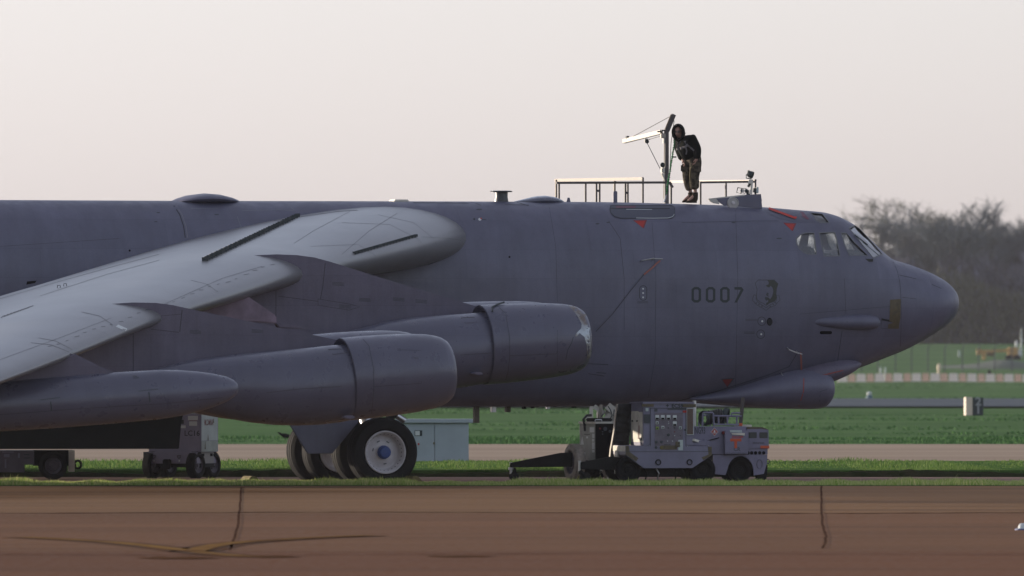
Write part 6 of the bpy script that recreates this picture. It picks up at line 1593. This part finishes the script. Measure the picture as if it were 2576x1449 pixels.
# ---- D: LC16 cart, left
rd = R(-20); pd_ = pix(361, 1203, 7.3); pd_.z = 0
lc = thing('liquid_cooling_cart', 'four wheeled cart marked LC16 with one pale end, behind the bomb bay door', 'cart', pd_, rd)
sD = 114.6
DX = lambda px: (px-361)/(sD*math.cos(R(20)))
DZ = lambda py: (1203-py)/sD
DE = 1.2
MB().box(DX(361), DX(496), 0, DE, DZ(1166), DZ(1137)).build('frame', M['lcp'], lc, bevel=.01)
MB().box(DX(361), DX(372), -.01, .1, DZ(1157), DZ(1137)).build('bumper', M['mark'], lc)
MB().box(DX(370), DX(502), .10, 1.15, DZ(1137), DZ(1040)).build('cabinet', M['lcp'], lc, bevel=.01)
MB().box(DX(502), DX(502)+.006, .14, 1.1, DZ(1108), DZ(1042)).build('end_panel', M['equip2'], lc)
MB().box(DX(502), DX(502)+.006, .14, 1.1, DZ(1136), DZ(1109)).build('end_panel', mat('dull_pale_panel', (.25,.29,.27), .5, var=.15, scale=4), lc)
MB().box(DX(496), DX(496)+.01, .25, 1.0, DZ(1165), DZ(1138)).build('end_plate', mat('tan_grey_plate', (.24,.23,.22), .6), lc)
for y_ in (.35, .85): MB().box(DX(496)+.01, DX(496)+.016, y_-.07, y_+.07, DZ(1148), DZ(1141)).build('lamp_recess', M['black'], lc)
for x_, y_ in ((DX(375)+.02, .12), (DX(488), .12), (DX(375)+.02, 1.05), (DX(488), 1.05)): wheel(lc, Vector((x_, y_, .29)), .29, .20, R(80), 'tyre', 'trailer')
for x_ in (388, 452):
    MB().tube([(DX(x_)-.04, -.015, DZ(1146)), (DX(x_)-.03, -.02, DZ(1151)), (DX(x_), -.02, DZ(1153)), (DX(x_)+.03, -.02, DZ(1151)), (DX(x_)+.04, -.015, DZ(1146)), (DX(x_)-.04, -.015, DZ(1146))], .008, 5).build('lashing_ring', M['raildark'], lc)
    MB().box(DX(x_)-.015, DX(x_)+.015, -.004, 0, DZ(1161), DZ(1157)).build('small_label', M['label'], lc)
MB().box(DX(414), DX(432), -.12, .0, DZ(1180), DZ(1155)).build('tow_hook', M['shade'], lc, bevel=.02)
MB().box(DX(361), DX(496), .2, 1.1, DZ(1176), DZ(1166)).build('axle_beam', M['shade'], lc)
p = (DX(458)+.02, .096, DZ(1096)); text_mesh('LC16', .165, Matrix.Translation(p), bold=.002, width=1.02).build('lettering', M['mark'], lc)
for x0, x1, y0, y1, m_ in ((476,501,1046,1057,'label'),(479,499,1060,1071,'label'),(448,470,1070,1077,'label'),(452,465,1056,1066,'mark'),(455,462,1047,1052,'equip2')):
    MB().box(DX(x0-6), DX(x1-6), .092, .10, DZ(y1), DZ(y0)).build('panel_label', M[m_], lc)
MB().box(DX(473), DX(493), .090, .10, DZ(1058.5), DZ(1057.5)).build('red_line', M['darkred'], lc)
Mx = Matrix.Translation((DX(502)+.008, .30, DZ(1070)))@Matrix.Rotation(R(90), 4, 'Z')
text_mesh('MLCAMNAF', .19, Mx, bold=.002, width=.55).build('lettering', M['darkred'], lc)
for y_, z0, z1 in ((.85,1064,1052),(.52,1108,1092),(.35,1130,1110)):
    MB().add([(DX(502)+.009, y_-.035, DZ(z0)), (DX(502)+.009, y_+.035, DZ(z0)), (DX(502)+.009, y_+.004, DZ(z1)), (DX(502)+.009, y_-.004, DZ(z1))], [(0,1,2,3)]).build('rust_streak', M['tape'], lc)
# ---- E: trailer at the left edge
pe = pix(133.6, 1206.5, 4.4); pe.z = 0
tr = thing('equipment_trailer', 'low dark grey trailer with one big wheel at the left edge', 'trailer', pe, R(3))
EX = lambda px: (px-133.6)/116.0
EZ = lambda py: (1206.6-py)/116.0
wheel(tr, Vector((0, 0, .305)), .305, .26, 0, 'tyre', 'trailer'); wheel(tr, Vector((0, 1.5, .305)), .305, .26, 0, 'tyre', 'trailer')
MB().tube([(0,0,.305),(0,1.5,.305)], .05, 8).build('axle', M['shade'], tr)
MB().box(EX(-220), EX(86), 0, 1.5, EZ(1169), EZ(1133)).build('body', M['trailer'], tr, bevel=.01)
MB().box(EX(-220), EX(62), .02, 1.45, EZ(1188), EZ(1169)).build('lower_box', M['trailer'], tr, bevel=.01)
MB().box(EX(84), EX(184), .16, 1.34, EZ(1172), EZ(1133)).build('chassis', M['black'], tr)
MB().box(EX(173), EX(188), 0, 1.5, EZ(1187), EZ(1133)).build('tail_plate', M['cream'], tr, bevel=.008)
for x0, y0, w_, h_, m_ in ((5,1136,30,2.5,'equip'),(10,1142,14,8,'equip'),(45,1140,5,12,'equip'),(60,1143,14,2,'mark'),(60,1151,16,2,'mark'),(12,1155,4,22,'equip')):
    MB().box(EX(x0), EX(x0+w_), -.005, 0, EZ(y0+h_), EZ(y0)).build('panel_patch', M[m_], tr)
rr_ = [(EX(196)+.075*math.cos(t_), .3, EZ(1169)+.085*math.sin(t_)) for t_ in [2*math.pi*k/16 for k in range(17)]]
MB().tube(rr_, .026, 7, cap=False).build('towing_eye', M['shade'], tr, True)
MB().beam((EX(186), .3, EZ(1172)), (EX(192), .3, EZ(1172)), .12, .08).build('hitch', M['shade'], tr)

# ---- F: electrical cabinet on the verge
pf = pix(1000, 1176, 31.6); pf.z = 0.07; sF = FP/(31.6+DIST)
cb = thing('electrical_cabinet', 'pale blue grey outdoor electrical cabinet with overhanging lid behind the main wheel', 'cabinet', pf, 0)
FX = lambda px: (px-1000)/sF
FZ = lambda py: (1177-py)/sF-.0
M['cab'] = mat('pale_blue_grey_cabinet', (0.30, 0.345, 0.37), .5, var=.06, scale=2)
for a_, b_ in ((1000, 1093), (1094, 1179)): MB().box(FX(a_), FX(b_), 0, .05, FZ(1176), FZ(1073)).build('door', M['cab'], cb, bevel=.006)
MB().box(FX(1001), FX(1178.5), .05, .8, FZ(1176), FZ(1073)).build('housing', M['cab'], cb)
MB().box(FX(993), FX(1190), -.08, .9, FZ(1072.5), FZ(1062.5)).build('lid', M['cab'], cb, bevel=.012)
p = MB().box(FX(1043), FX(1062), -.012, 0, FZ(1105), FZ(1091)).build('notice', M['mark'], cb); MB().box(FX(1044.5), FX(1056), -.016, -.012, FZ(1103.5), FZ(1092.5)).build('notice_face', M['label'], p)
MB().box(FX(1051), FX(1055), -.02, 0, FZ(1128), FZ(1123)).build('red_button', M['red'], cb)
MB().box(FX(1090), FX(1093), -.02, 0, FZ(1126), FZ(1121)).build('handle', M['chock'], cb)
MB().box(FX(985), FX(1195), -.15, 1.0, -.3, .02).build('plinth', M['rail'], cb)

# ================================================================== AIR
hz = MB().box(-900, 900, -270, 1700, -1.5, 60).build('haze', None)
kind(hz, 'stuff')
hm = bpy.data.materials.new('haze_air'); hm.use_nodes = True; t = hm.node_tree; t.nodes.clear()
o_ = t.nodes.new('ShaderNodeOutputMaterial'); v_ = t.nodes.new('ShaderNodeVolumePrincipled')
v_.inputs['Color'].default_value = (.93, .93, 1.0, 1); v_.inputs['Density'].default_value = HAZE; v_.inputs['Anisotropy'].default_value = .3
t.links.new(v_.outputs[0], o_.inputs['Volume']); hz.data.materials.append(hm)
